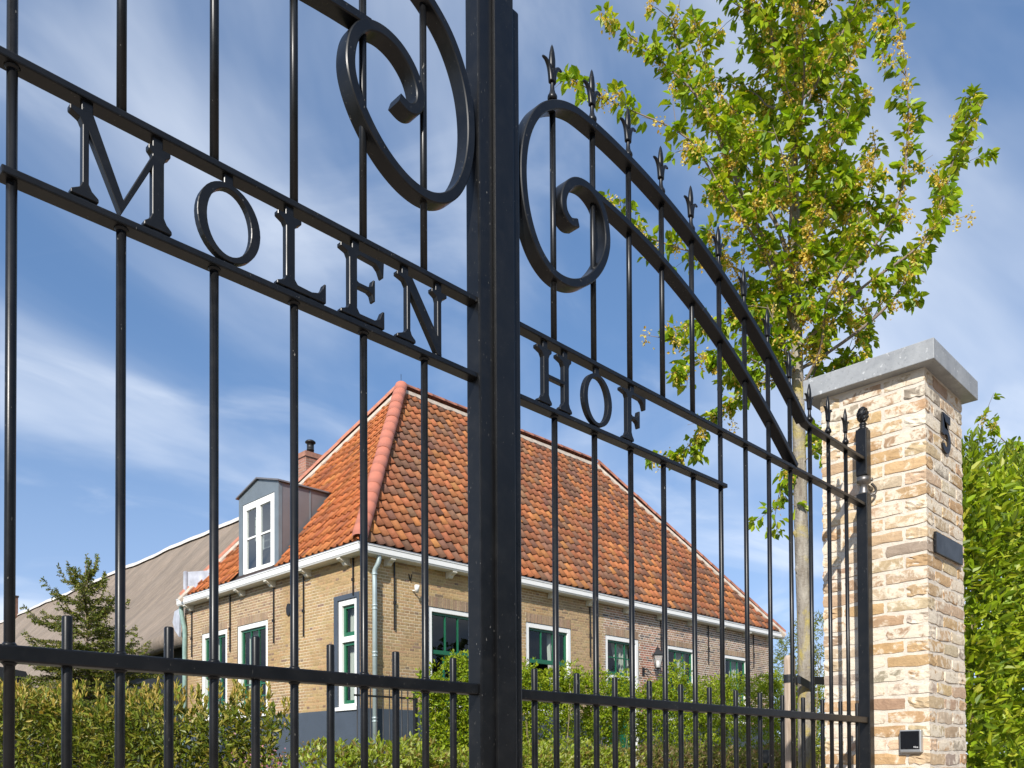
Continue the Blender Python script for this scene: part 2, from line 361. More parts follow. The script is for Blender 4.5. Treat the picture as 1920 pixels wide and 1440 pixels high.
# openings: (u0, u1, z0, z1)
openF = [(9.90, 11.12, 0.96, 2.84), (12.48, 13.90, 0.96, 2.845), (15.09, 16.36, -1.0, 2.845), (17.52, 18.80, 0.96, 2.835), (20.22, 21.50, 0.96, 2.83)]
openL = [(12.10, 12.685, 0.90, 2.835), (15.147, 16.40, 0.92, 2.815), (16.85, 18.05, 0.92, 2.83)]

def col_var(c, r=0.16, g=0.05):
    k = 1 + random.uniform(-r, r); return tuple(max(0.0, x * k * (1 + random.uniform(-g, g))) for x in c)
def patch(u, z, s):      # smooth pseudo-noise for the patchwork of repairs
    return (math.sin(u * 1.7 + s) + math.sin(u * 0.63 - z * 1.9 + 2.1 * s) + math.sin(z * 2.3 + u * 0.9 - s)) / 3
def brick_colour_F(u, z):
    p = patch(u, z, 1.3)
    if u > 15.05:
        base = (0.30, 0.20, 0.135) if p < 0.25 else (0.37, 0.225, 0.145)
        if 16.4 < u < 17.4 and z < 2.75: base = (0.36, 0.16, 0.10)
        if random.random() < 0.16: base = (0.15, 0.11, 0.095)
        return col_var(base, 0.24, 0.07)
    if u > 13.3: base = (0.40, 0.275, 0.155)
    else: base = (0.46, 0.31, 0.150) if p > -0.2 else (0.40, 0.265, 0.135)  # same brick as the left wall, coloured lighter to offset its grazing sun
    if random.random() < 0.06: base = (0.26, 0.18, 0.115)
    return col_var(base, 0.13, 0.05)
def brick_colour_L(u, z):
    p = patch(u, z, 4.2)
    base = (0.40, 0.268, 0.128) if p > -0.1 else (0.35, 0.230, 0.115)  # coloured darker than the long wall's brick, since more sun falls here
    if u > 14.7 and z > 2.2: base = (0.35, 0.235, 0.135)
    if random.random() < (0.10 if u > 14.5 else 0.04): base = (0.25, 0.165, 0.11)
    return col_var(base, 0.13, 0.05)
def mort_F(u, z):
    if u > 15.05: return (0.80, 0.75, 0.66)
    return (0.52, 0.39, 0.21) if patch(u, z, 0.4) < 0.12 else (0.68, 0.565, 0.385)  # mortar also lightened to make up for the weaker sun on this wall
def mort_L(u, z):
    return (0.64, 0.53, 0.36) if (patch(u, z, 2.9) > 0.2 or (u > 14.6 and z > 2.3)) else (0.45, 0.32, 0.165)  # mortar toned down against the long wall's, which gets less sun

def lay(u0, u1, z0, z1, ops, cf):
    """rectangles of bricks in cross bond, cut round the openings; soldier courses over the openings"""
    out = []; pz, hz, L, jt = 0.0560, 0.0415, 0.215, 0.013
    zs_ = [z0 + pz * math.ceil((d + .145 - z0) / pz) for a, b, c, d in ops]
    holes = [(a, b, c, q - .012) for (a, b, c, d), q in zip(ops, zs_)]
    nz = int((z1 - z0) / pz)
    for r in range(nz):
        za = z0 + r * pz + 0.004; zb = za + hz
        step = L if r % 2 == 0 else L / 2
        u = u0 + (0.0 if r % 2 == 0 else -L * 0.25) + (L * 0.5 if r % 4 == 2 else 0) - L
        while u < u1:
            a, b = max(u + jt / 2, u0), min(u + step - jt / 2, u1); u += step
            if b - a < 0.025: continue
            parts = [(a, b)]
            for (ha, hb, hc, hd) in holes:
                if zb > hc and za < hd:
                    nx = []
                    for (s, e) in parts:
                        if e <= ha or s >= hb: nx.append((s, e))
                        else:
                            if s < ha - 0.02: nx.append((s, ha - 0.004))
                            if e > hb + 0.02: nx.append((hb + 0.004, e))
                    parts = nx
            for (s, e) in parts: out.append((s, e, za, zb, cf((s + e) / 2, za)))
    for (a, b, c, d), q in zip(ops, zs_):
        n = int(round((b - a) / 0.054)); w = (b - a) / n
        for k in range(n):
            out.append((a + k * w + 0.004, a + (k + 1) * w - 0.004, d + 0.004, q - 0.006, col_var((0.31, 0.215, 0.14), 0.18)))
    return out
def brick_mesh(name, rects, fn, mat, parent):
    V = []; F = []; Cc = []
    for (a, b, za, zb, c) in rects:
        pr = -random.uniform(0.002, 0.005); i = len(V)
        j = lambda: random.uniform(-0.0015, 0.0015)
        V += [fn(a + j(), pr, za + j()), fn(b + j(), pr, za + j()), fn(b + j(), pr, zb + j()), fn(a + j(), pr, zb + j()), fn(a, 0.01, za), fn(b, 0.01, za), fn(b, 0.01, zb), fn(a, 0.01, zb)]
        F += [(i, i + 1, i + 2, i + 3), (i, i + 4, i + 5, i + 1), (i + 1, i + 5, i + 6, i + 2), (i + 2, i + 6, i + 7, i + 3), (i + 3, i + 7, i + 4, i)]
        Cc += [c] * 8
    o = np_mesh(name, V, F, mat, parent, col=np.array(Cc)); o['kind'] = 'stuff'
    return o
def sheet(name, u0, u1, z0, z1, ops, fn, cf, mat, parent, step=0.25):
    us = sorted(set([u0, u1] + [x for o in ops for x in o[:2]] + list(np.arange(u0, u1, step)))); zs = sorted(set([z0, z1] + [x for o in ops for x in o[2:]] + list(np.arange(z0, z1, step))))
    us = [u for u in us if u0 <= u <= u1]; zs = [z for z in zs if z0 <= z <= z1]
    V = [fn(u, 0.0, z) for z in zs for u in us]; Cc = [cf(u, z) for z in zs for u in us]; F = []; n = len(us)
    for i in range(len(zs) - 1):
        for j in range(n - 1):
            cu, cz = (us[j] + us[j + 1]) / 2, (zs[i] + zs[i + 1]) / 2
            if any(a < cu < b and c < cz < d for a, b, c, d in ops): continue
            F.append((i * n + j, i * n + j + 1, (i + 1) * n + j + 1, (i + 1) * n + j))
    return np_mesh(name, V, F, mat, parent, col=np.array(Cc))
UNIT = MB(); UNIT.box(-.5, .5, -.5, .5, -.5, .5)
unit_me = bpy.data.meshes.new('brick'); unit_me.from_pydata(UNIT.v, [], UNIT.f)
cam_p = np.array((0, 0, 0.0))
def pieces(rects, fn, n):
    d = sorted(range(len(rects)), key=lambda i: (np.linalg.norm(np.array(fn((rects[i][0] + rects[i][1]) / 2, 0, rects[i][2]))) - (rects[i][1] - rects[i][0]) * 12) + (8 if rects[i][1] - rects[i][0] < 0.15 else 0))
    return set(d[:n])
for nm, fn, u0, u1, ops, cf, mf, axis in (('wall', fF, Xw, XwR, openF, brick_colour_F, mort_F, 'F'), ('wall', fL, Yw + 0.001, YwB, openL, brick_colour_L, mort_L, 'L')):
    w = sheet(nm, u0, u1, PL, 3.62, ops, fn, mf, M_HMORT, house)
    rects = lay(u0, u1, PL + 0.004, 3.60, ops, cf)
    ind = pieces(rects, fn, 150)
    brick_mesh('brick_courses', [r for i, r in enumerate(rects) if i not in ind], fn, M_HB, w)
    off = wloc(w)
    me = unit_me.copy(); me.materials.append(M_HB1)
    for i in ind:
        a, b, za, zb, c = rects[i]; o = bpy.data.objects.new('brick', me); COL.objects.link(o); o.parent = w
        p = Vector(fn((a + b) / 2, 0.001, (za + zb) / 2)); p.z += H; o.location = p - off
        o.scale = (b - a, 0.009, zb - za) if axis == 'F' else (0.009, b - a, zb - za); o.color = (*c, 1)
# far and hidden walls, closed shell so rooms stay dark
hid = MB(); hid.add([(XwR, Yw, -1.1), (XwR, YwB, -1.1), (XwR, YwB, 3.62), (XwR, Yw, 3.62)], [(0, 1, 2, 3)]); hid.add([(Xw, YwB, -1.1), (XwR, YwB, -1.1), (XwR, YwB, 3.62), (Xw, YwB, 3.62)], [(0, 1, 2, 3)])
hid.build('rear_wall', M_ROOM, house)
rm = MB(); rm.add([(Xw + 1.6, Yw + 0.4, 3.3), (Xw + 1.6, Yw + 1.9, 3.3), (Xw + 1.6, Yw + 1.9, -1.0), (Xw + 1.6, Yw + 0.4, -1.0)], [(0, 1, 2, 3)])
rm.add([(Xw + 1.6, Yw + 1.9, -1), (XwR - .1, Yw + 1.9, -1), (XwR - .1, Yw + 1.9, 3.3), (Xw + 1.6, Yw + 1.9, 3.3)], [(0, 1, 2, 3)])
rm.add([(Xw + 1.6, Yw + 1.9, -1), (Xw + 1.6, YwB - .1, -1), (Xw + 1.6, YwB - .1, 3.3), (Xw + 1.6, Yw + 1.9, 3.3)], [(0, 1, 2, 3)])
rm.add([(Xw + .1, Yw + .1, 3.35), (XwR - .1, Yw + .1, 3.35), (XwR - .1, YwB - .1, 3.35), (Xw + .1, YwB - .1, 3.35)], [(0, 1, 2, 3)])
rm.build('interior_wall', M_ROOM, house)
# plinth, cut at the door
pl = MB()
pl.box(Xw - 0.018, Xw + 0.05, Yw - 0.018, YwB, -1.1, PL)
pl.box(Xw + 0.055, 15.09, Yw - 0.018, Yw + 0.05, -1.1, PL)
pl.box(16.36, XwR, Yw - 0.018, Yw + 0.05, -1.1, PL)
pl.build('plinth', M_SLATE, house)
# slate painted surround of the narrow corner window
sr = MB(); sr.box(Xw - 0.014, Xw + 0.03, 12.10 - 0.085, 12.099, PL - 0.02, 2.92); sr.box(Xw - 0.014, Xw + 0.03, 12.686, 12.80, PL - 0.02, 2.92); sr.box(Xw - 0.0141, Xw + 0.03, 12.099, 12.686, 2.836, 2.9199)
sr.build('window_surround', M_SLATE, house)

def fbox(mb, fn, u0, u1, d0, d1, z0, z1):
    return mb.hexa([fn(u0, d0, z0), fn(u1, d0, z0), fn(u1, d1, z0), fn(u0, d1, z0), fn(u0, d0, z1), fn(u1, d0, z1), fn(u1, d1, z1), fn(u0, d1, z1)])
def sash(win, fn, u0, u1, z0, z1, nx, nz, d=0.055, st=0.05, bt=0.075, mun=0.026, mat=None, bottom=True):
    mat = mat or M_GREEN
    m = MB(); fbox(m, fn, u0, u0 + st, d, d + .045, z0, z1); fbox(m, fn, u1 - st, u1, d, d + .045, z0, z1)
    fbox(m, fn, u0 + st, u1 - st, d, d + .045, z1 - st, z1); fbox(m, fn, u0 + st, u1 - st, d, d + .045, z0, z0 + bt)
    s = m.build('sash', mat, win, bevel=0.004, seg=1)
    a, b, c, e = u0 + st, u1 - st, z0 + bt, z1 - st; w = (b - a) / nx; h = (e - c) / nz
    mm = MB()
    for i in range(1, nx): fbox(mm, fn, a + i * w - mun / 2, a + i * w + mun / 2, d + .006, d + .04, c, e)
    for k in range(1, nz):
        for i in range(nx):
            fbox(mm, fn, a + i * w + (mun / 2 if i else 0), a + (i + 1) * w - (mun / 2 if i < nx - 1 else 0), d + .008, d + .038, c + k * h - mun / 2, c + k * h + mun / 2)
    if mm.v: mm.build('muntin', mat, win)
    for i in range(nx):
        for k in range(nz):
            p = MB(); p.add([fn(a + i * w, d + .024, c + k * h), fn(a + (i + 1) * w, d + .024, c + k * h), fn(a + (i + 1) * w, d + .024, c + (k + 1) * h), fn(a + i * w, d + .024, c + (k + 1) * h)], [(0, 1, 2, 3)])
            p.build('pane', M_GLASS, win)
def curtain(win, fn, u0, u1, z0, z1, d=0.22, gather=0.0):
    n = 26; V = []; F = []
    for r in range(9):
        zz = z1 - (z1 - z0) * r / 8; k = 1 - gather * (r / 8) ** 1.5
        for i in range(n):
            t_ = i / (n - 1); V.append(fn(u0 + (u1 - u0) * t_ * k, d + 0.03 * math.sin(t_ * 26 + 0.3 * r) + 0.01 * math.sin(t_ * 57), zz))
    for r in range(8):
        for i in range(n - 1): F.append((r * n + i, r * n + i + 1, (r + 1) * n + i + 1, (r + 1) * n + i))
    np_mesh('curtain', V, F, M_CURT, win, smooth=True)
def window_frame(fn, op, fw=0.085, sill=True, d0=0.012, extra=None, proud=0.0):
    u0, u1, z0, z1 = op
    m = MB(); fbox(m, fn, u0 + .003, u0 + fw, d0, 0.13, z0, z1 - .003); fbox(m, fn, u1 - fw, u1 - .003, d0, 0.13, z0, z1 - .003); fbox(m, fn, u0 + fw, u1 - fw, d0, 0.13, z1 - fw - .003, z1 - .003)
    if sill: fbox(m, fn, u0 + fw, u1 - fw, d0, 0.13, z0, z0 + fw)
    win = m.build('window', M_WHITE, house, bevel=0.004, seg=1)
    if sill:
        s = MB(); fbox(s, fn, u0 - .03, u1 + .03, -0.05, 0.012, z0 - 0.02, z0 + 0.045); s.build('sill', M_WHITE, win, bevel=0.005)
    # reveal lining behind the frame
    return win
fw = 0.085
# long wall
o = openF[0]; w = window_frame(fF, o); sash(w, fF, o[0] + fw, o[1] - fw, 1.98, o[3] - fw, 3, 1); sash(w, fF, o[0] + fw, o[1] - fw, o[2] + fw, 2.02, 3, 2, d=0.095)
o = openF[1]; w = window_frame(fF, o, 0.10); sash(w, fF, o[0] + .10, o[1] - .10, 2.02, o[3] - .10, 3, 1, bt=0.09); sash(w, fF, o[0] + .10, o[1] - .10, 1.10, 1.62, 3, 1, d=0.095)
curtain(w, fF, o[1] - .12, o[1] - .52, 1.1, 2.7, gather=0.35)
o = openF[2]; w = window_frame(fF, o, 0.10, sill=False); sash(w, fF, o[0] + .10, o[1] - .10, 1.95, o[3] - .10, 3, 2)
curtain(w, fF, o[1] - .10, o[1] - .75, 1.95, 2.72, gather=0.55)
m = MB(); fbox(m, fF, o[0] + .10, o[1] - .10, 0.012, 0.13, 1.86, 1.945); m.build('transom', M_WHITE, w, bevel=0.004)
m = MB(); fbox(m, fF, o[0] + .104, o[1] - .104, 0.05, 0.10, -1.09, 1.855)
for a_, b_, c_, e_ in ((.2, .55, 0.1, 1.6), (.68, 1.05, 0.1, 1.6), (.2, .55, -.9, -.1), (.68, 1.05, -.9, -.1)): fbox(m, fF, o[0] + a_, o[0] + b_, 0.035, 0.052, c_, e_)
dr = m.build('door', M_GREEN, house, bevel=0.004); m = MB(); m.tube([fF(o[0] + .17, 0.05, .0), fF(o[0] + .17, 0.0, .0), fF(o[0] + .26, 0.0, .0)], .009, 8); m.build('handle', M_IRON, dr)
for i, ga in ((3, .55), (4, .6)):
    o = openF[i]; w = window_frame(fF, o); sash(w, fF, o[0] + fw, o[1] - fw, 1.93, o[3] - fw, 3, 1); sash(w, fF, o[0] + fw, o[1] - fw, o[2] + fw, 1.97, 3, 2, d=0.095); curtain(w, fF, o[1] - .10, o[1] - .62, 1.1, 2.72, gather=ga)
# left wall
o = openL[0]; w = window_frame(fL, o, 0.10); sash(w, fL, o[0] + .10, o[1] - .10, 2.19, o[3] - .10, 1, 1, st=.055); sash(w, fL, o[0] + .10, o[1] - .10, o[2] + .09, 2.08, 1, 1, st=.055)
m = MB(); fbox(m, fL, o[0] + .10, o[1] - .10, 0.012, 0.13, 2.085, 2.185); m.build('transom', M_WHITE, w, bevel=.004); curtain(w, fL, o[0] + .3, o[0] + .52, 1.0, 2.8)
for o in openL[1:]:
    w = window_frame(fL, o, 0.10); sash(w, fL, o[0] + .10, o[1] - .10, 1.84, o[3] - .10, 3, 1); sash(w, fL, o[0] + .10, o[1] - .10, o[2] + .09, 1.88, 3, 3, d=.095)
    curtain(w, fL, o[1] - .1, o[1] - .45, 1.0, 2.7, gather=.2); curtain(w, fL, o[0] + .12, o[0] + .4, 1.0, 2.7)

# white box gutter along both eaves, mitred at the corner
def eave(prof, mat, name, parent, yend=18.78, xend=23.235):
    V = []; F = []; n = len(prof)
    for (d, z) in prof: V.append((Xe + d, yend, z))
    for (d, z) in prof: V.append((Xe + d, Ye + d, z))
    for (d, z) in prof: V.append((xend, Ye + d, z))
    for s in range(2):
        for i in range(n): F.append((s * n + i, s * n + (i + 1) % n, (s + 1) * n + (i + 1) % n, (s + 1) * n + i))
    F += [list(range(n)), list(reversed(range(2 * n, 3 * n)))]
    m = MB(); m.add(V, F); return m.build(name, mat, parent)
gut = eave([(0.022, 3.528), (0.012, 3.545), (0.0, 3.560), (0.0, 3.645), (-0.012, 3.655), (-0.012, 3.672), (0.02, 3.672), (0.02, 3.62), (0.20, 3.62), (0.2495, 3.62), (0.2495, 3.528)], M_WHITE, 'gutter', house)
eave([(-0.016, 3.673), (-0.016, 3.682), (0.024, 3.682), (0.024, 3.673)], M_LEADG, 'gutter_lip', house)
brk = [(0.0, 0.0), (0.215, 0.0), (0.215, -0.03), (0.195, -0.034), (0.185, -0.05), (0.15, -0.062), (0.115, -0.075), (0.10, -0.10), (0.085, -0.118), (0.05, -0.125), (0.0, -0.125)]
for y in (12.35, 13.60, 14.88, 16.10, 17.28, 18.48):
    m = MB(); m.prism([(a, 3.5275 + b) for a, b in brk], lambda u, d, z, y=y: (Xw - 0.003 - u, y + d, z), -.05, .05); m.build('bracket', M_CREAM, gut)
for x in (8.93, 10.36, 11.8, 13.2, 14.45, 15.8, 17.15, 18.5, 19.9, 21.3, 22.6):
    m = MB(); m.prism([(a, 3.5275 + b) for a, b in brk], lambda u, d, z, x=x: (x + d, Yw - 0.003 - u, z), -.05, .05); m.build('bracket', M_CREAM, gut)
# iron wall ties
def tie(fn, u, z0, z1):
    m = MB(); fbox(m, fn, u - .011, u + .011, -.035, -.012, z0, z1)
    fbox(m, fn, u - .02, u + .02, -.05, -.01, z0 + (z1 - z0) * .38, z0 + (z1 - z0) * .38 + .05); m.build('wall_tie', M_IRON, house)
for y, a, b in ((12.185, 2.87, 3.52), (13.79, 2.32, 3.52), (14.88, 2.31, 3.40), (16.68, 2.316, 3.52), (18.5, 2.36, 3.40)): tie(fL, y, a, b)
for x, a, b in ((9.098, 2.31, 3.52), (14.52, 2.28, 3.52), (17.25, 2.60, 3.52), (19.415, 2.50, 3.52), (21.80, 2.58, 3.52)): tie(fF, x, a, b)
m = MB(); m.tube([fF(9.43, -.01, 3.36), fF(9.455, -.02, 3.24)], .009, 6); m.tube([fF(9.50, -.01, 3.36), fF(9.465, -.02, 3.24)], .009, 6); m.build('wall_iron', M_IRON, house)
m = MB(); ov = [(math.cos(a) * .075, math.sin(a) * .12) for a in np.linspace(0, 2 * math.pi, 18, endpoint=False)]
m.prism([(14.33 + a, 2.90 + b) for a, b in ov], fL, -.03, .01); m.build('vent_plate', M_IRON, house)
# downpipes
m = MB(); px, py = 8.625, Yw - .085
m.tube(spline([(px + .03, Yw - .17, 3.53), (px + .03, Yw - .17, 3.46), (px + .02, Yw - .15, 3.38), (px, py, 3.27), (px, py, 3.1)], 5) + [Vector((px, py, -1.0))], .043, 14)
dp = m.build('downpipe', M_ZINC, house)
for zc_ in (3.20, 2.66, 2.60, 1.85, 1.79, 0.72, 0.66): m = MB(); m.lathe([(.043, 0), (.052, .006), (.052, .03), (.043, .036)], px, py, zc_, 14); m.build('collar', M_ZINC, dp)
m = MB(); m.tube(spline([(Xw - .12, 18.82, 3.53), (Xw - .12, 18.82, 3.42), (Xw - .10, 18.80, 3.25), (Xw - .06, 18.78, 3.0), (Xw - .06, 18.78, 2.6)], 5) + [Vector((Xw - .06, 18.78, -1.0))], .05, 12); m.build('downpipe', M_VERD, house)
m = MB(); m.add([(Xw - .16, 18.80, 3.50), (Xw - .16, 19.10, 3.46), (Xw - .16, 19.20, 3.22), (Xw - .16, 19.08, 3.02), (Xw - .16, 18.86, 2.85),
                 (Xw - .12, 18.80, 3.50), (Xw - .12, 19.10, 3.46), (Xw - .12, 19.20, 3.22), (Xw - .12, 19.08, 3.02), (Xw - .12, 18.86, 2.85)],
                [(0, 1, 2, 3, 4), (9, 8, 7, 6, 5), (0, 5, 6, 1), (1, 6, 7, 2), (2, 7, 8, 3), (3, 8, 9, 4), (4, 9, 5, 0)]); m.build('rain_shield', M_LEADG, house)
# lead wedge where the eave meets the thatch
m = MB(); m.add([(Xe + .05, 18.46, 3.69), (Xe + .05, 18.46, 4.26), (Xe + .45, 17.55, 4.23), (Xe + .3, 17.9, 3.69), (Xe + .09, 18.50, 3.69), (Xe + .09, 18.50, 4.26), (Xe + .49, 17.60, 4.23), (Xe + .34, 17.94, 3.69)],
                [(0, 1, 2, 3), (7, 6, 5, 4), (0, 4, 5, 1), (1, 5, 6, 2), (2, 6, 7, 3), (3, 7, 4, 0)]); fbox(m, lambda u, d, z: (d, u, z), 18.38, 18.50, Xe + .03, Xe + .07, 3.69, 4.27); m.build('lead_upstand', M_LEADG, house)

# ---- roof
c_fl = (Xe + .02, Ye + .02, Z0 - .03); c_fr = (Xr - .02, Ye + .02, Z0 - .03); c_bl = (Xe + .02, Yb, Z0 - .03); c_br = (Xr - .02, Yb, Z0 - .03)
a_ = (A.x, A.y, A.z - .04); b_ = (B.x, B.y, B.z - .04)
m = MB(); m.add([c_fl, c_fr, b_, a_], [(0, 1, 2, 3)]); m.add([c_fl, a_, c_bl], [(0, 1, 2)]); m.add([c_br, b_, c_fr], [(0, 1, 2)]); m.add([c_bl, a_, b_, c_br], [(0, 1, 2, 3)])
roof = m.build('roof', M_DECK, house, recalc=False)
TW, TL = 0.196, 0.262
def tile_verts():
    n = 11; V = []
    for row, (y, lift) in enumerate(((-0.035, 0.038), (TL, 0.006))):
        for i in range(n):
            t_ = i / (n - 1); x = (t_ - 0.5) * TW * 1.10
            h = -0.026 * math.sin(math.pi * t_ / .72) if t_ <= .72 else 0.024 * math.sin(math.pi * (t_ - .72) / .28)
            V.append((x, y, h + lift))
    for i in range(n): V.append((V[i][0], V[i][1] + .004, V[i][2] - .018))
    F = [(i, i + 1, n + i + 1, n + i) for i in range(n - 1)] + [(2 * n + i, 2 * n + i + 1, i + 1, i) for i in range(n - 1)]
    return np.array(V), F
TV, TF = tile_verts()
tile_me = bpy.data.meshes.new('tile'); tile_me.from_pydata(TV.tolist(), [], TF)
tile_me.polygons.foreach_set('use_smooth', [True] * 10 + [False] * 10); tile_me.materials.append(M_TILE1)
def tile_colour(front, u, s):
    r = random.random()
    if front:
        p = patch(u * .8, s * 1.1, 2.2)
        base = (0.385, 0.132, 0.047) if p > 0 else (0.315, 0.110, 0.045)
        if r < .22: base = (0.185, 0.085, 0.050)
        elif r < .31: base = (0.43, 0.165, 0.052)
        elif r < .46: base = (0.25, 0.120, 0.064)
    else:
        base = (0.45, 0.132, 0.036)
        if r < .2: base = (0.33, 0.10, 0.036)
        elif r < .3: base = (0.52, 0.175, 0.045)
    return col_var(base, .15, .06)
def lay_tiles(origin, ex, up, nrm, ulo, uhi, S, front, n_ind):
    """origin at the eave line, ex along the eave, up along the slope; ulo(s), uhi(s) limits"""
    todo = []; rows = int(S / TL) + 1
    for r in range(rows):
        s = r * TL + .105; u = -TW
        lo, hi = ulo(min(s, S)), uhi(min(s, S)); lo2, hi2 = ulo(min(s + TL, S)), uhi(min(s + TL, S))
        k = 0; nmax = int(uhi(0) / TW) + 2
        for k in range(-1, nmax):
            u = (k + .5) * TW
            if u < min(lo, lo2) - TW * .6 or u > max(hi, hi2) + TW * .6: continue
            full = (u - TW * .6 > max(lo, lo2)) and (u + TW * .6 < min(hi, hi2)) and s + TL * 1.2 < S
            zz_ = Z0 + s / S * (ZT - Z0)
            if not front and Yb - 16.157 < u < Yb - 14.577 and zz_ < 5.30: continue      # the dormer stands here
            todo.append((u, s, full))
    def place(u, s):
        j = Matrix.Rotation(random.gauss(0, .012), 3, 'Z') @ Matrix.Rotation(random.gauss(0, .012), 3, 'X')
        R = Matrix((ex, up, nrm)).transposed() @ j
        return R, origin + ex * (u + random.gauss(0, .003)) + up * (s + random.gauss(0, .004)) + nrm * random.gauss(0.0, .0025)
    full = sorted([i for i, t_ in enumerate(todo) if t_[2]], key=lambda i: (origin + ex * todo[i][0] + up * todo[i][1]).length)
    ind = set(full[:n_ind]); V = []; F = []; Cc = []
    for i, (u, s, fl) in enumerate(todo):
        R, p = place(u, s); c = tile_colour(front, u, s)
        if i in ind:
            o = bpy.data.objects.new('tile', tile_me); COL.objects.link(o); o.parent = roof
            Mx = R.to_4x4(); Mx.translation = Vector((p.x, p.y, p.z + H)) - wloc(roof); o.matrix_local = Mx; o.color = (*c, 1)
        else:
            b = len(V) * 33; V.append(TV @ np.array(R).T + np.array(p)); Cc.append(np.tile(c, (33, 1)))
            F += [tuple(b + q for q in f) for f in TF]
    return np.concatenate(V), F, np.concatenate(Cc)
def clipped_tiles(V, F, Cc, planes):
    o = np_mesh('tile_courses', V, F, M_TILE, roof, col=Cc); o['kind'] = 'stuff'
    bm = bmesh.new(); bm.from_mesh(o.data); off = wloc(roof)
    for (co, no) in planes:
        bmesh.ops.bisect_plane(bm, geom=bm.verts[:] + bm.edges[:] + bm.faces[:], plane_co=Vector((co[0], co[1], co[2] + H)) - off, plane_no=no, clear_outer=True)
    bm.to_mesh(o.data); bm.free(); o.data.polygons.foreach_set('use_smooth', [True] * len(o.data.polygons))
# planes through the hips (vertical), outward normals
def hip_plane(p, q, away):
    d = Vector((q[0] - p[0], q[1] - p[1], 0)).normalized(); n = Vector((-d.y, d.x, 0))
    if n.dot(Vector((away[0] - p[0], away[1] - p[1], 0))) < 0: n = -n
    return (p, n)
upF = Vector((0, A.y - Ye, ZT - Z0)); SF = upF.length; upF.normalize(); nF = Vector((1, 0, 0)).cross(upF)
upL = Vector((A.x - Xe, 0, ZT - Z0)); SL = upL.length; upL.normalize(); exL = Vector((0, -1, 0)); nL = exL.cross(upL)
V, F, Cc = lay_tiles(Vector((Xe, Ye, Z0)), Vector((1, 0, 0)), upF, nF, lambda s: s / SF * (A.x - Xe), lambda s: (Xr - Xe) - s / SF * (Xr - B.x), SF, True, 190)
clipped_tiles(V, F, Cc, [hip_plane((Xe, Ye, Z0), A, (Xe, Yb)), hip_plane((Xr, Ye, Z0), B, (Xr, Yb)), ((0, A.y, 0), Vector((0, 1, 0)))])
V, F, Cc = lay_tiles(Vector((Xe, Yb, Z0)), exL, upL, nL, lambda s: s / SL * (Yb - A.y), lambda s: (Yb - Ye) - s / SL * (A.y - Ye), SL, False, 110)
clipped_tiles(V, F, Cc, [hip_plane((Xe, Ye, Z0), A, (Xr, Ye)), hip_plane((Xe, Yb, Z0), A, (Xr, Yb))])
# half-round hip and ridge tiles, bedded in mortar
def ridge_piece():
    n = 9; V = []; L = 0.40
    for (y, r, zz) in ((0, .1275, 0.0), (0.02, .1275, 0.0), (0.021, .1255, 0.0), (L, .1245, -.001)):
        for i in range(n): a = math.pi * i / (n - 1); V.append((math.cos(a) * r, y, math.sin(a) * r * .82 + zz))
    F = [(k * n + i, k * n + i + 1, (k + 1) * n + i + 1, (k + 1) * n + i) for k in range(3) for i in range(n - 1)]
    me = bpy.data.meshes.new('ridge_tile'); me.from_pydata(V, [], F); me.polygons.foreach_set('use_smooth', [True] * len(F)); return me
rp1 = ridge_piece(); rp1.materials.append(M_RIDGE); rp2 = rp1.copy(); rp2.materials.clear(); rp2.materials.append(M_RIDGE2)
def ridge_line(p, q, me, sc=1.0, lift=.03):
    p, q = Vector(p), Vector(q); d = (q - p); L = d.length; d.normalize(); x = d.cross(Vector((0, 0, 1))).normalized(); z = x.cross(d)
    n = int(L / .365)
    for i in range(n):
        o = bpy.data.objects.new('ridge_tile', me); COL.objects.link(o); o.parent = roof
        Mx = Matrix((x, d, z)).transposed() @ Matrix.Rotation(random.gauss(0, .012), 3, 'Z')
        Mx = Mx.to_4x4() @ Matrix.Diagonal((sc, L / n / .365, sc, 1)); pos = p + d * (i * L / n) + z * (lift + random.gauss(0, .003)); Mx.translation = Vector((pos.x, pos.y, pos.z + H)) - wloc(roof); o.matrix_local = Mx
ridge_line((Xe + .06, Ye + .06, Z0 + .04), A + Vector((0, 0, .05)), rp1, 1.12)
ridge_line((Xe + .06, Yb - .06, Z0 + .04), A + Vector((0, 0, .05)), rp2, .95)
ridge_line(B + Vector((0, 0, .05)), (Xr - .06, Ye + .06, Z0 + .04), rp2, .95)
ridge_line(A + Vector((.05, 0, .05)), B + Vector((-.05, 0, .05)), rp2, .95)
def mortar_strip(p, q, side, nrm, w0=.10, w1=.185):
    p, q, side, nrm = Vector(p), Vector(q), Vector(side).normalized(), Vector(nrm).normalized(); V = []; F = []; n = 60
    for i in range(n + 1):
        c = p.lerp(q, i / n); wv = w1 + random.uniform(-.03, .02)
        V += [c + side * w0 + nrm * .075, c + side * wv + nrm * .045, c + side * (wv + .004) - nrm * .03]
    for i in range(n): F += [(3 * i, 3 * i + 1, 3 * i + 4, 3 * i + 3), (3 * i + 1, 3 * i + 2, 3 * i + 5, 3 * i + 4)]
    m = MB(); m.add(V, F); m.build('ridge_mortar', M_WMORT, roof)
hipd = (Vector((Xe, Yb, Z0)) - A).normalized(); mortar_strip((Xe, Yb, Z0), A, nL.cross(hipd) if nL.cross(hipd).y < 0 else -nL.cross(hipd), nL)
hipd = (Vector((Xr, Ye, Z0)) - B).normalized(); sd = nF.cross(hipd); mortar_strip((Xr, Ye, Z0), B, sd if sd.x < 0 else -sd, nF)
mortar_strip(A, B, -upF, nF, .06, .16)
m = MB(); m.tube([(A.x, A.y, A.z + .1), (A.x, A.y, A.z + .36)], .006, 6); m.build('lightning_rod', M_IRON, roof)
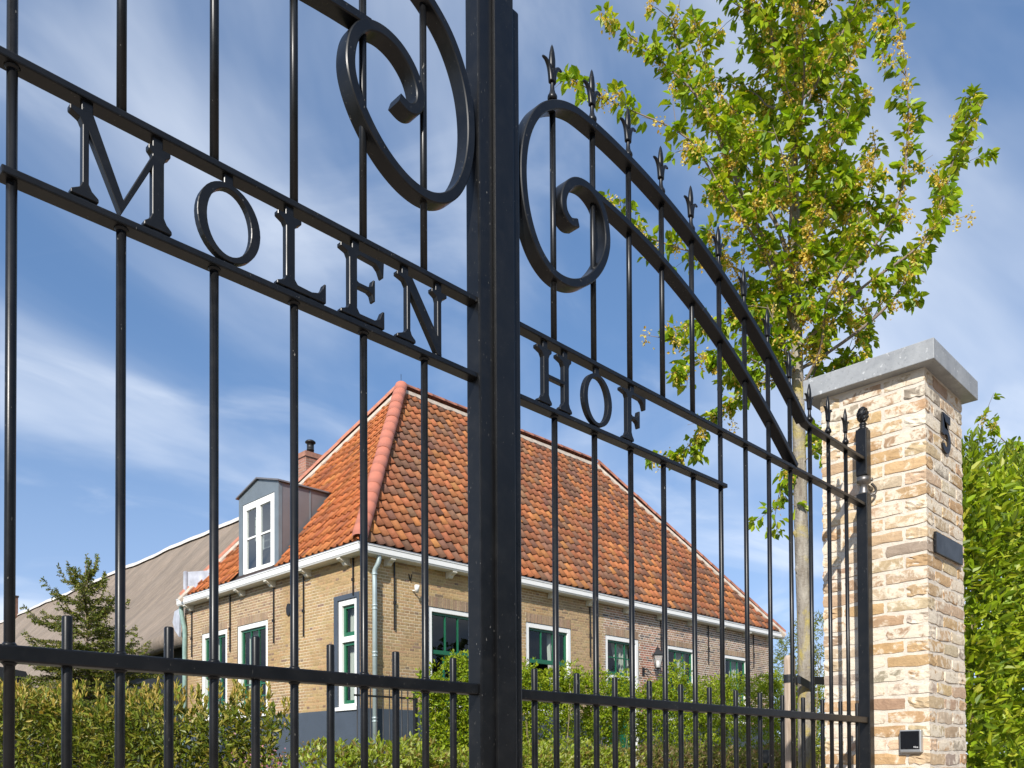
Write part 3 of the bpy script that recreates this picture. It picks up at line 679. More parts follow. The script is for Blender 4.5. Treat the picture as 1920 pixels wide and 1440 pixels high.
# chimney with steel flue
ch = MB(); cx0, cx1, cy0, cy1 = 10.60, 11.10, 17.28, 17.72; ch.box(cx0, cx1, cy0, cy1, 4.2, 7.26)
chim = ch.build('chimney', simple('chimney_mortar', (0.42, 0.36, 0.31), .95), roof)
rc = lambda u, z: col_var((0.34, 0.155, 0.105), .2)
for u0, u1, fn in ((cx0, cx1, lambda u, d, z: (u, cy0 + d, z)), (cy0, cy1, lambda u, d, z: (cx0 + d, u, z))):
    rr = []
    for k in range(26):
        za = 5.55 + k * .0625
        u = u0 - (.11 if k % 2 else 0)
        while u < u1: rr.append((max(u, u0 + .002), min(u + .205, u1 - .002), za, za + .050, rc(0, 0))); u += .217
    rr = [q for q in rr if q[1] - q[0] > .03]; brick_mesh('brick_courses', rr, fn, M_HB, chim)
tp = MB(); tp.box(cx0 - .03, cx1 + .03, cy0 - .03, cy1 + .03, 7.18, 7.30); tp.build('chimney_top', simple('chimney_top_brick', (0.33, 0.16, 0.11), .9, .25, 14), chim)
m = MB(); m.lathe([(.085, 0), (.085, .13), (.09, .13), (.09, .15), (.085, .15), (.085, .30), (.10, .30), (.125, .31), (.125, .335), (.09, .365), (.03, .38), (0, .382)], 10.86, 17.5, 7.30, 16); m.build('flue', M_IRON, chim)
m = MB(); m.lathe([(.07, 0), (.07, .95), (.09, .96), (.09, 1.02), (.02, 1.05)], 21.3, 14.0, 5.2, 12); m.build('vent_pipe', M_DZINC, roof)

# ---- dormer on the left slope
Xd = 8.35; dy0, dy1, dym = 14.577, 16.157, 15.36; dz, dza = 5.42, 5.64
dorm = MB()
cheek = lambda y: [(Xd, y, 3.69), (Xd, y, dz), (Xe + (dz - Z0) / (ZT - Z0) * (A.x - Xe) + .12, y, dz), (Xd + .12, y, 3.69)]
dorm.add(cheek(dy0) + [(p[0], p[1] + .04, p[2]) for p in cheek(dy0)], [(0, 1, 2, 3), (7, 6, 5, 4), (0, 4, 5, 1), (1, 5, 6, 2)])
dormer = dorm.build('dormer', M_DZINC2, house)
dorm = MB(); dorm.add(cheek(dy1) + [(p[0], p[1] - .04, p[2]) for p in cheek(dy1)], [(0, 1, 2, 3), (7, 6, 5, 4), (0, 4, 5, 1), (1, 5, 6, 2)]); dorm.build('cheek', M_DZINC2, dormer)
fD = lambda u, d, z: (Xd - .012 + d, u, z)
m = MB(); fbox(m, fD, dy0 - .005, dy0 + .155, 0, .06, 3.688, dz); fbox(m, fD, dy1 - .155, dy1 + .005, 0, .06, 3.688, dz)
m.prism([(dy0 + .155, 5.245), (dy0 + .155, dz), (dy0 - .005, dz), (dym - .1, dza - .015), (dym + .1, dza - .015), (dy1 + .005, dz), (dy1 - .155, dz), (dy1 - .155, 5.245)], fD, 0.001, .059)
m.build('front_panel', M_DZINC, dormer)
rx = A.x - .6
m = MB()
for (ya, za, yb_, zb) in ((dy0 - .06, dz - .012, dym, dza), (dym, dza, dy1 + .06, dz - .012)):
    m.add([(Xd - .06, ya, za), (rx, ya, za), (rx, yb_, zb), (Xd - .06, yb_, zb), (Xd - .06, ya, za + .03), (rx, ya, za + .03), (rx, yb_, zb + .03), (Xd - .06, yb_, zb + .03)], [(0, 3, 2, 1), (4, 5, 6, 7), (0, 1, 5, 4), (1, 2, 6, 5), (2, 3, 7, 6), (3, 0, 4, 7)])
bm_cut = m.build('dormer_roof', M_DZINC2, dormer)
m = MB(); m.box(Xd + .68, Xd + .70, dy0 - .012, dy0, 4.0 + .62, dz - .015); m.box(Xd + .05, Xd + .065, dy0 - .008, dy0, 3.72, dz - .015); m.build('standing_seam', M_DZINC, dormer)
op = (14.738, 15.998, 3.695, 5.24)
m = MB(); fbox(m, fD, op[0], op[0] + .07, .01, .09, 3.70, op[3]); fbox(m, fD, op[1] - .07, op[1], .01, .09, 3.70, op[3]); fbox(m, fD, op[0] + .07, op[1] - .07, .01, .09, op[3] - .07, op[3]); fbox(m, fD, op[0] + .07, op[1] - .07, .01, .09, 3.70, 3.80)
wd = m.build('dormer_window', M_WHITE, dormer, bevel=.004, seg=1)
def casement(a, b):
    z0_, z1_ = 3.80, 5.168; s = .07; d = -.0; m = MB()
    fbox(m, fD, a, a + s, d, .06, z0_, z1_); fbox(m, fD, b - s, b, d, .06, z0_, z1_); fbox(m, fD, a + s, b - s, d, .06, z1_ - s, z1_); fbox(m, fD, a + s, b - s, d, .06, z0_, z0_ + .09); fbox(m, fD, a + s, b - s, d + .01, .05, 4.50, 4.54)
    mid = 4.52; c = m.build('casement', M_WHITE, dormer, bevel=.004, seg=1)
    for q0, q1 in ((z0_ + .09, 4.50), (4.54, z1_ - s)):
        p = MB(); p.add([fD(a + s, .03, q0), fD(b - s, .03, q0), fD(b - s, .03, q1), fD(a + s, .03, q1)], [(0, 1, 2, 3)]); p.build('pane', M_GLASS2, c)
casement(op[0] + .072, 15.366); casement(15.370, op[1] - .072)
m = MB(); fbox(m, fD, op[0], op[1], .45, .5, 3.75, dz); m.build('room_back', simple('pale_room', (0.55, 0.56, 0.58), .9), dormer)  # back made pale so the sky-reflecting panes look lighter
for i in range(5):
    for k, (a, b) in enumerate(((14.87, 15.06), (15.48, 15.72))):
        if i < 4: m = MB(); fbox(m, fD, a - .02, b + .06, .16, .17, 4.50 + .15 * i, 4.635 + .15 * i); m.build('blind_slat', M_CURT, dormer)

# ------------------------------------------------------------------ things on the house walls
lp = thing('wall_lantern', 'black four-sided lantern on a curled bracket on the long brick wall', 'lantern', (16.62, Yw - .36, 2.05))
lx, ly = 16.62, Yw - .36
m = MB(); m.tube(spline([(16.52, Yw - .01, 2.10), (16.50, Yw - .12, 2.16), (16.52, Yw - .2, 2.06), (16.56, Yw - .3, 1.99), (lx, ly, 2.04), (lx, ly, 2.14)], 6), .013, 8); m.box(16.48, 16.56, Yw - .02, Yw - .005, 2.0, 2.2); m.build('bracket', M_IRON, lp)
m = MB(); m.lathe([(.03, 0), (.05, .02), (.075, .03), (.075, .045)], lx, ly, 2.13, 4, smooth=False); m.lathe([(.155, 0), (.165, .015), (.15, .03), (.06, .13), (.06, .15), (.075, .155), (.03, .19), (.012, .20), (.018, .225), (.012, .245), (0, .27)], lx, ly, 2.46, 4, smooth=False)
for k in range(4):
    a = 2 * math.pi * k / 4; m.tube([(lx + .075 * math.cos(a), ly + .075 * math.sin(a), 2.17), (lx + .148 * math.cos(a), ly + .148 * math.sin(a), 2.465)], .009, 6)
m.build('frame', M_IRON, lp)
m = MB(); m.lathe([(.068, 0), (.14, .285)], lx, ly, 2.175, 4, smooth=False); m.f = m.f[:4]; m.sm = m.sm[:4]; m.build('glass', M_LGLASS, lp)
m = MB(); m.lathe([(.02, 0), (.035, .05), (.045, .10), (.03, .15), (0, .17)], lx, ly, 2.18, 10); m.build('bulb', M_WHITE, lp)
sl = thing('security_light', 'small white spotlight fixed high on the long brick wall', 'lamp', (9.52, Yw - .05, 3.03))
m = MB(); m.tube([(9.52, Yw - .12, 3.02), (9.49, Yw - .17, 3.14)], [.035, .045], 12); m.build('lamp_head', M_WHITE, sl)
m = MB(); m.tube([(9.52, Yw - .005, 3.07), (9.52, Yw - .06, 3.06), (9.51, Yw - .13, 3.06)], .016, 8); m.build('arm', M_WHITE, sl)
rl = thing('iron_railing', 'thin black spiked iron railing beside the downpipe at the house corner', 'railing', (8.3, 11.0, -1.1))
for x in (7.66, 7.785, 7.91, 8.035, 8.16, 8.285, 8.41, 8.535, 8.66):
    m = MB(); m.tube([(x, 11.0, -1.1), (x, 11.0, 1.32)], .011, 6); m.lathe([(.008, 0), (.016, .02), (.010, .05), (0, .10)], x, 11.0, 1.31, 6); m.build('bar', M_IRON, rl)
m = MB(); m.box(7.6, 8.82, 10.99, 11.01, 1.015, 1.045); m.build('rail', M_IRON, rl); m = MB(); m.box(7.6, 8.82, 10.99, 11.01, -.6, -.57); m.build('rail', M_IRON, rl)
m = MB(); m.box(8.79, 8.85, 10.97, 11.03, -1.1, 1.16); m.build('post', M_IRON, rl, bevel=.005)

# ------------------------------------------------------------------ thatched barn behind
barn = thing('thatched_barn', 'long barn with grey thatched roof and pale ridge left of the farmhouse', 'barn', (13, 38, -1.1))
nY, nS = 90, 26; V = []; F = []
def thatch_pt(y, s, off=0.0):
    k = max(0.0, min(1.0, (y - 19.5) / 14)); k = k * k * (3 - 2 * k)
    ez = 3.05 - .62 * k
    rz = 8.08 + .012 * math.sin(y * .7) - .012 * max(0, y - 30) * .3
    x = 8.55 + (13.5 - 8.55) * s; sag = -.22 * math.sin(math.pi * s) + .03 * math.sin(y * 1.3 + s * 5) + .02 * math.sin(y * 3.1 - s * 8)
    return (x, y, ez + (rz - ez) * s + sag * .6 + off)
ys = np.linspace(19.25, 62, nY)
for y in ys:
    for k in range(nS):
        s = k / (nS - 1); V.append(thatch_pt(y, s))
for i in range(nY - 1):
    for k in range(nS - 1): F.append((i * nS + k, (i + 1) * nS + k, (i + 1) * nS + k + 1, i * nS + k + 1))
# thick rounded eave edge, gable end
e0 = len(V)
for y in ys:
    p = thatch_pt(y, 0); V += [(p[0] - .04, y, p[2] - .12), (p[0] + .05, y, p[2] - .34), (p[0] + .75, y, p[2] - .10)]
for i in range(nY - 1):
    a, b = i * nS, (i + 1) * nS; p, q = e0 + 3 * i, e0 + 3 * (i + 1)
    F += [(a, p, q, b), (p, p + 1, q + 1, q), (p + 1, p + 2, q + 2, q + 1)]
np_mesh('thatch_roof', V, F, M_THATCH, barn, smooth=True)
m = MB(); m.add([thatch_pt(19.25, k / 25) for k in range(26)] + [(13.5, 19.25, 2.5), (9.3, 19.25, 2.2)], [list(range(28))]); m.build('thatch_end', M_THATCH, barn)
m = MB(); m.add([(13.5, 19.25, 8.0), (13.5, 62, 7.9), (18.4, 62, 2.4), (18.4, 19.25, 2.6)], [(0, 1, 2, 3)]); m.build('rear_slope', M_THATCH, barn)
V = []; F = []
for y in ys:
    z = thatch_pt(y, 1)[2]; V += [(13.30, y, z - .14), (13.38, y, z + .02), (13.5, y, z + .07), (13.62, y, z + .02), (13.7, y, z - .14)]
for i in range(nY - 1): F += [(5 * i + k, 5 * i + k + 1, 5 * i + 6 + k, 5 * i + 5 + k) for k in range(4)]
np_mesh('ridge_cap', V, F, simple('pale_ridge_cap', (0.55, 0.51, 0.46), .85, .15, 2), barn, smooth=True)
m = MB(); m.box(9.15, 9.3, 19.3, 61, -1.1, 2.85); m.box(9.3, 18, 19.32, 19.5, -1.1, 2.9); m.build('wall', M_DARKW, barn)
m = MB(); m.box(13.2, 13.36, 50.4, 50.56, 7.5, 8.85); bc = m.build('chimney', simple('dark_chimney_brick', (0.16, 0.085, 0.06), .9, .3, 6), barn)
m = MB(); m.box(13.17, 13.39, 50.37, 50.59, 8.85, 8.94); m.build('chimney_top', M_DECK, bc)
sh = thing('black_shed', 'low black tarred shed at the left edge below the thatched roof', 'shed', (2.6, 16.2, -1.1))
m = MB(); m.box(1.2, 4.28, 15.6, 18.4, -1.1, 1.05); m.build('wall', M_DARKW, sh)
m = MB(); m.prism([(1.0, 1.15), (4.55, 0.72), (4.20, 1.50), (1.0, 1.95)], lambda u, d, z: (u, 15.4 + d, z), 0, 3.2); m.build('roof', M_DARKW, sh)

# ------------------------------------------------------------------ brick gate pillar
PX0, PX1, PY0, PY1 = 4.58, 5.160, 1.519, 2.076
ZS = 2.023
pillar = thing('brick_pillar', 'square gate pillar of limewashed tan bricks under a grey stone cap', 'pillar', ((PX0 + PX1) / 2, (PY0 + PY1) / 2, -1.1))
m = MB(); m.box(PX0 + .0038, PX1 - .0038, PY0 + .0038, PY1 - .0038, -1.1, ZS + .002); m.build('mortar', M_PMORT, pillar)
m = MB(); m.box(4.515, 5.232, 1.453, 2.149, ZS, 2.130)
m.build('cap_stone', M_STONE, pillar, bevel=.004)
def rough_brick(i, L, W_, Hh):
    r = random.Random(100 + i); bm = bmesh.new(); bmesh.ops.create_cube(bm, size=1.0)
    bmesh.ops.subdivide_edges(bm, edges=bm.edges[:], cuts=3, use_grid_fill=True)
    for v in bm.verts:
        c = v.co; n_edge = sum(abs(abs(q) - .5) < 1e-4 for q in c)
        sh = .0010 if n_edge == 2 else (.0024 if n_edge == 3 else 0)
        p = Vector((c.x * L, c.y * W_, c.z * Hh)); d = Vector((math.copysign(1, c.x) if abs(abs(c.x) - .5) < 1e-4 else 0, math.copysign(1, c.y) if abs(abs(c.y) - .5) < 1e-4 else 0, math.copysign(1, c.z) if abs(abs(c.z) - .5) < 1e-4 else 0))
        p -= d * sh; v.co = p + Vector((r.gauss(0, .0026), r.gauss(0, .0006), r.gauss(0, .0028)))
    me = bpy.data.meshes.new('brick'); bm.to_mesh(me); bm.free(); me.materials.append(M_PBRICK); return me
bh = 0.0570; pc = 0.0735
SX, SY = (PX1 - PX0), (PY1 - PY0); bw = 0.108; jt = 0.0145
def stl(S): return (S - bw - 2 * jt) / 2
MESHX = [rough_brick(i, stl(SX), bw, bh) for i in range(6)]; MESHY = [rough_brick(20 + i, stl(SY), bw, bh) for i in range(6)]
PALETTE = [(0.48, 0.315, 0.16), (0.44, 0.295, 0.165), (0.40, 0.275, 0.17), (0.52, 0.36, 0.20), (0.44, 0.315, 0.205), (0.54, 0.41, 0.265), (0.47, 0.305, 0.155), (0.51, 0.38, 0.24), (0.36, 0.30, 0.23), (0.56, 0.45, 0.32)]
poff = wloc(pillar); rest_v = []; rest_f = []
n_c = int((ZS + 1.1) / pc)
for k in range(n_c):
    z = ZS - .008 - pc * (k + .5); lx_, ly_ = stl(SX), stl(SY); put = []
    flip = k % 2
    for s in range(2):
        o_ = s
        if not flip:   # -Y and +X sides start at their first corner
            put += [('x', PX0 + lx_ / 2 + s * (lx_ + jt), PY1 - bw / 2), ('y', PX0 + bw / 2, PY0 + ly_ / 2 + s * (ly_ + jt)),
                    ('x', PX1 - lx_ / 2 - s * (lx_ + jt), PY0 + bw / 2), ('y', PX1 - bw / 2, PY1 - ly_ / 2 - s * (ly_ + jt))]
        else:
            put += [('x', PX0 + lx_ / 2 + s * (lx_ + jt), PY0 + bw / 2), ('y', PX1 - bw / 2, PY0 + ly_ / 2 + s * (ly_ + jt)),
                    ('x', PX1 - lx_ / 2 - s * (lx_ + jt), PY1 - bw / 2), ('y', PX0 + bw / 2, PY1 - ly_ / 2 - s * (ly_ + jt))]
    for ax, x, y in put:
        me = random.choice(MESHX if ax == 'x' else MESHY)
        rot = (0 if ax == 'x' else math.pi / 2) + random.choice((0, math.pi)) + random.gauss(0, .006)
        tilt = random.choice((0, math.pi)); p = Vector((x, y, z + H + random.gauss(0, .0012)))
        push = abs(random.gauss(0, .0010))
        if ax == 'x': p.y += -push if y < 1.8 else push
        else: p.x += -push if x < 4.87 else push
        if z > -.20:
            o = bpy.data.objects.new('brick', me); COL.objects.link(o); o.parent = pillar; o.location = p - poff; o.rotation_euler = (tilt, random.gauss(0, .008), rot)
            o.color = (*col_var(random.choice(PALETTE), .12, .04), 1)
        else:
            b = len(rest_v); Rm = Matrix.Rotation(rot, 3, 'Z') @ Matrix.Rotation(tilt, 3, 'X')
            rest_v += [Rm @ v.co + p - Vector((0, 0, H)) for v in me.vertices]; rest_f += [[b + i for i in f.vertices] for f in me.polygons]
o = np_mesh('brick_courses', [tuple(v) for v in rest_v], rest_f, M_PBRICK, pillar); o['kind'] = 'stuff'; o.color = (.43, .28, .14, 1)

# house number, plate, entry panel
f5 = []
f5 += [(.92, 1), (.12, 1), (.03, .46), (.27, .44)]
for a in np.linspace(130, -148, 16): f5.append((.47 + .23 * math.cos(math.radians(a)), .325 + .165 * math.sin(math.radians(a))))
for a in np.linspace(-158, 112, 22): f5.append((.47 + .47 * math.cos(math.radians(a)), .325 + .325 * math.sin(math.radians(a))))
f5 += [(.315, .62), (.345, .80), (.92, .80)]
m = MB(); m.prism([(4.79 + a * .149, 1.640 + b * .211) for a, b in f5], lambda u, d, z: (u, PY0 - .012 + d, z), 0, .008)
for zz in (1.70, 1.83): m.tube([(4.83, PY0 - .006, zz), (4.83, PY0 + .02, zz)], .004, 6)
tag(m.build('house_number', M_IRON), 'black metal house number 5 high on the pillar', 'number')
pl_ = thing('name_plate', 'blank black rectangular plate on the right face of the pillar', 'plate', (4.925, PY0 - .03, 1.08))
m = MB(); m.box(4.655, 5.080, PY0 - .020, PY0 - .006, 1.068, 1.179); m.build('plate', M_GATE, pl_, bevel=.003)
m = MB(); m.box(4.70, 5.03, PY0 - .0061, PY0 + .012, 1.09, 1.15); m.build('mount', M_IRON, pl_)
ic = thing('entry_panel', 'small square black intercom panel with silver rim low on the pillar', 'intercom', (PX0 - .02, 1.61, .03))
m = MB(); m.box(PX0 - .030, PX0 + .006, 1.553, 1.662, .028, .146); m.build('housing', simple('silver_housing', (0.42, 0.42, 0.41), .35, metal=.6), ic, bevel=.006)
t = NT('black_glass_panel'); t.color((0.006, 0.006, 0.007)); t.rough(0.22); M_BGL = t.m
m = MB(); m.box(PX0 - .034, PX0 - .029, 1.562, 1.655, .046, .139); m.build('face', M_BGL, ic, bevel=.002)
fc = bpy.data.curves.new('lettering', 'FONT'); fc.body = 'Nice'; fc.size = .0125; fc.extrude = .0002; fc.align_x = 'RIGHT'
t = NT('white_print'); t.color((.8, .8, .8)); fc.materials.append(t.m)
fo_ = bpy.data.objects.new('lettering_curve', fc); fm_ = bpy.data.meshes.new_from_object(fo_); fm_.materials.clear(); fm_.materials.append(t.m); bpy.data.objects.remove(fo_); fo = bpy.data.objects.new('lettering', fm_); COL.objects.link(fo); fo.parent = ic
fo.matrix_local = Matrix(((0, 0, -1, PX0 - .0345), (-1, 0, 0, 1.566), (0, 1, 0, .052 + H), (0, 0, 0, 1))); fo.location = Vector(fo.location) - wloc(ic)

# ------------------------------------------------------------------ the double gate
XC = 1.7485; OFF = 0.270; SP = 0.2032; GY = 1.80
BOT = -0.95
zM0, zM1 = 0.190, 0.2225; zL0, zL1 = 1.113, 1.129; zU0, zU1 = 1.336, 1.352
cA = (-0.2043, 0.0421, 2.1718 - 0.014); cB = (-0.2262, 0.0367, 1.9397 - 0.013)
arc_o = lambda x: cA[0] * (x - 2) ** 2 + cA[1] * (x - 2) + cA[2]
arc_i = lambda x: cB[0] * (x - 2) ** 2 + cB[1] * (x - 2) + cB[2]
scroll = [(2.30, arc_o(2.30)), (2.20, 2.157), (2.10, 2.152), (2.01, 2.118), (1.93, 2.052), (1.876, 1.95), (1.858, 1.83), (1.874, 1.71), (1.922, 1.615), (1.995, 1.566), (2.08, 1.566), (2.165, 1.608), (2.235, 1.682),
          (2.272, 1.765), (2.268, 1.845), (2.235, 1.903), (2.18, 1.928), (2.12, 1.920), (2.072, 1.885), (2.048, 1.836), (2.052, 1.792), (2.082, 1.770), (2.118, 1.780)]
def flat(path, th, y0, y1, name, parent, sx, dz, taper=None):
    """flat bar swept along a path in the gate plane"""
    P = [Vector((p[0], 0, p[1])) for p in path]; n = len(P); V = []; c = .003
    for i in range(n):
        T = (P[min(i + 1, n - 1)] - P[max(i - 1, 0)]).normalized(); Nn = Vector((-T.z, 0, T.x)); h = th / 2 * (taper(i / (n - 1)) if taper else 1)
        for (a, yy) in ((h, y0 + c), (h, y1 - c), (h - c, y1), (-h + c, y1), (-h, y1 - c), (-h, y0 + c), (-h + c, y0), (h - c, y0)):
            q = P[i] + Nn * a; V.append((XC + sx * (q.x - XC), yy, q.z + dz))
    m = MB()      # every side is its own strip, so edges stay crisp while the curve shades smoothly
    for k in range(8):
        sv = [V[i * 8 + q] for i in range(n) for q in (k, (k + 1) % 8)]
        m.add(sv, [(2 * i, 2 * i + 1, 2 * i + 3, 2 * i + 2) for i in range(n - 1)], True)
    m.add(V[:8], [list(range(8))]); m.add(V[-8:], [list(reversed(range(8)))])
    o = m.build(name, M_GATE, parent, recalc=False)
    return o
h_ = .177
LET = {
 'M': (.561, [(0.002, 0), (0.002, .008), (.018, .018), (.024, .03), (.024, h_ - .03), (.018, h_ - .018), (0, h_ - .010), (0, h_), (.044, h_), (.104, .03), (.163, .155), (.163, h_ - .018), (.155, h_ - .010), (.155, h_), (.202, h_), (.202, h_ - .010), (.192, h_ - .018), (.188, h_ - .03), (.188, .03), (.194, .018), (.205, .008), (.205, 0), (.146, 0), (.146, .008), (.158, .018), (.163, .03), (.163, .128), (.099, -.003), (.036, .136), (.036, .03), (.042, .018), (.055, .008), (.055, 0)]),
 'L': (1.018, [(0, 0), (0, .008), (.018, .016), (.024, .028), (.024, h_ - .028), (.018, h_ - .018), (.002, h_ - .010), (.002, h_), (.066, h_), (.066, h_ - .010), (.054, h_ - .018), (.048, h_ - .028), (.048, .026), (.056, .016), (.095, .014), (.115, .020), (.125, .034), (.130, .048), (.135, .048), (.135, 0)]),
 'E': (1.196, [(0, 0), (0, .008), (.020, .016), (.026, .028), (.026, h_ - .028), (.020, h_ - .016), (0, h_ - .010), (0, h_), (.135, h_), (.133, h_ - .042), (.128, h_ - .042), (.120, h_ - .024), (.108, h_ - .014), (.058, h_ - .012), (.050, h_ - .02), (.050, .097), (.056, .094), (.085, .094), (.095, .100), (.100, .118), (.106, .118), (.106, .062), (.100, .062), (.095, .078), (.085, .083), (.056, .083), (.050, .080), (.050, .026), (.058, .014), (.105, .014), (.120, .022), (.130, .046), (.136, .046), (.136, 0)]),
 'N': (1.374, [(0, 0), (0, .008), (.024, .018), (.033, .03), (.033, h_ - .03), (.024, h_ - .016), (0, h_ - .010), (0, h_), (.052, h_), (.140, .052), (.140, h_ - .03), (.136, h_ - .018), (.120, h_ - .010), (.120, h_), (.175, h_), (.175, h_ - .010), (.160, h_ - .018), (.155, h_ - .03), (.155, -.005), (.141, -.005), (.045, h_ - .042), (.045, .03), (.050, .018), (.063, .008), (.063, 0)]),
 'H': (1.921, [(0.008, 0), (0.008, .008), (.025, .018), (.031, .03), (.031, h_ - .03), (.024, h_ - .018), (0, h_ - .010), (0, h_), (.070, h_), (.070, h_ - .010), (.061, h_ - .018), (.056, h_ - .03), (.056, .097), (.128, .097), (.128, h_ - .03), (.121, h_ - .018), (.095, h_ - .010), (.095, h_), (.166, h_), (.166, h_ - .010), (.158, h_ - .018), (.153, h_ - .03), (.153, .03), (.158, .018), (.168, .008), (.168, 0), (.108, 0), (.108, .008), (.121, .018), (.128, .03), (.128, .085), (.056, .085), (.056, .03), (.061, .018), (.070, .008), (.070, 0)]),
 'F': (2.352, [(.014, 0), (.014, .008), (.030, .018), (.036, .03), (.036, h_ - .028), (.030, h_ - .016), (0, h_ - .010), (0, h_), (.147, h_), (.145, h_ - .044), (.139, h_ - .044), (.131, h_ - .024), (.118, h_ - .014), (.068, h_ - .012), (.061, h_ - .02), (.061, .095), (.067, .091), (.088, .091), (.098, .098), (.104, .118), (.110, .118), (.110, .058), (.104, .058), (.098, .074), (.088, .080), (.067, .080), (.061, .076), (.061, .03), (.066, .018), (.074, .008), (.074, 0)])}
TABS = {'M': [(.034, 1), (.176, 1), (.028, 0), (.176, 0)], 'L': [(.036, 1), (.04, 0), (.10, 0)], 'E': [(.048, 1), (.04, 0), (.11, 0)], 'N': [(.030, 1), (.148, 1), (.039, 0), (.148, 0)], 'H': [(.043, 1), (.140, 1), (.043, 0), (.140, 0)], 'F': [(.070, 1), (.048, 0)], 'O': [(.076, 1), (.076, 0)]}
LB = 1.136; LY0, LY1 = 1.784, 1.802
def letter(ch, x0, parent, dz, right):
    m = MB()
    fn = lambda u, d, z: (u, LY0 + d, z + dz)
    if ch == 'O':
        n = 40; V = []; F = []
        for k in range(n):
            a = 2 * math.pi * k / n; c, s = math.cos(a), math.sin(a)
            for (rx, rz) in ((.0765, .0895), (.0535, .0765)):
                for yy in (LY0, LY1): V.append((x0 + .0765 + c * rx, yy, LB + .0885 + s * rz + dz))
        for k in range(n):
            q = (k + 1) % n; b, e = 4 * k, 4 * q
            F += [(b, b + 2, e + 2, e), (b + 1, e + 1, e + 3, b + 3), (b, e, e + 1, b + 1), (b + 2, b + 3, e + 3, e + 2)]
        m.add(V, F)
    else:
        m.prism([(x0 + a, LB + b) for a, b in LET[ch][1]], fn, 0, LY1 - LY0)
    for (u, top) in TABS[ch]:
        if top: m.box(x0 + u - .011, x0 + u + .011, LY0 + .004, LY1 - .002, LB + h_ - .004 + dz, zU0 + .002 + dz)
        else: m.box(x0 + u - .011, x0 + u + .011, LY0 + .004, LY1 - .002, zL1 - .002 + dz, LB + .006 + dz)
    return m.build('letter', M_GATE, parent, bevel=.0014, seg=1)
def finial_mesh():
    m = MB()
    m.lathe([(.0115, 0), (.0155, .003), (.0165, .010), (.015, .017), (.0115, .022), (.0095, .028), (.0075, .036), (.0068, .055), (.0078, .080), (.0115, .100)], 0, 0, 0, 12)
    m.lathe([(.0085, .088), (.0125, .118), (.0128, .135), (.010, .158), (.005, .178), (0, .187)], 0, 0, 0, 12, sy=.75)
    for s in (-1, 1):
        p = spline([(s * .004, 0, .060), (s * .008, 0, .088), (s * .016, 0, .108), (s * .030, 0, .121), (s * .046, 0, .122)], 4)
        m.tube(p, [.0098 - .0066 * (i / (len(p) - 1)) ** 2 for i in range(len(p))], 8)
    me = bpy.data.meshes.new('spear_finial'); me.from_pydata(m.v, [], m.f); me.polygons.foreach_set('use_smooth', m.sm); me.materials.append(M_GATE); return me
FIN = finial_mesh()
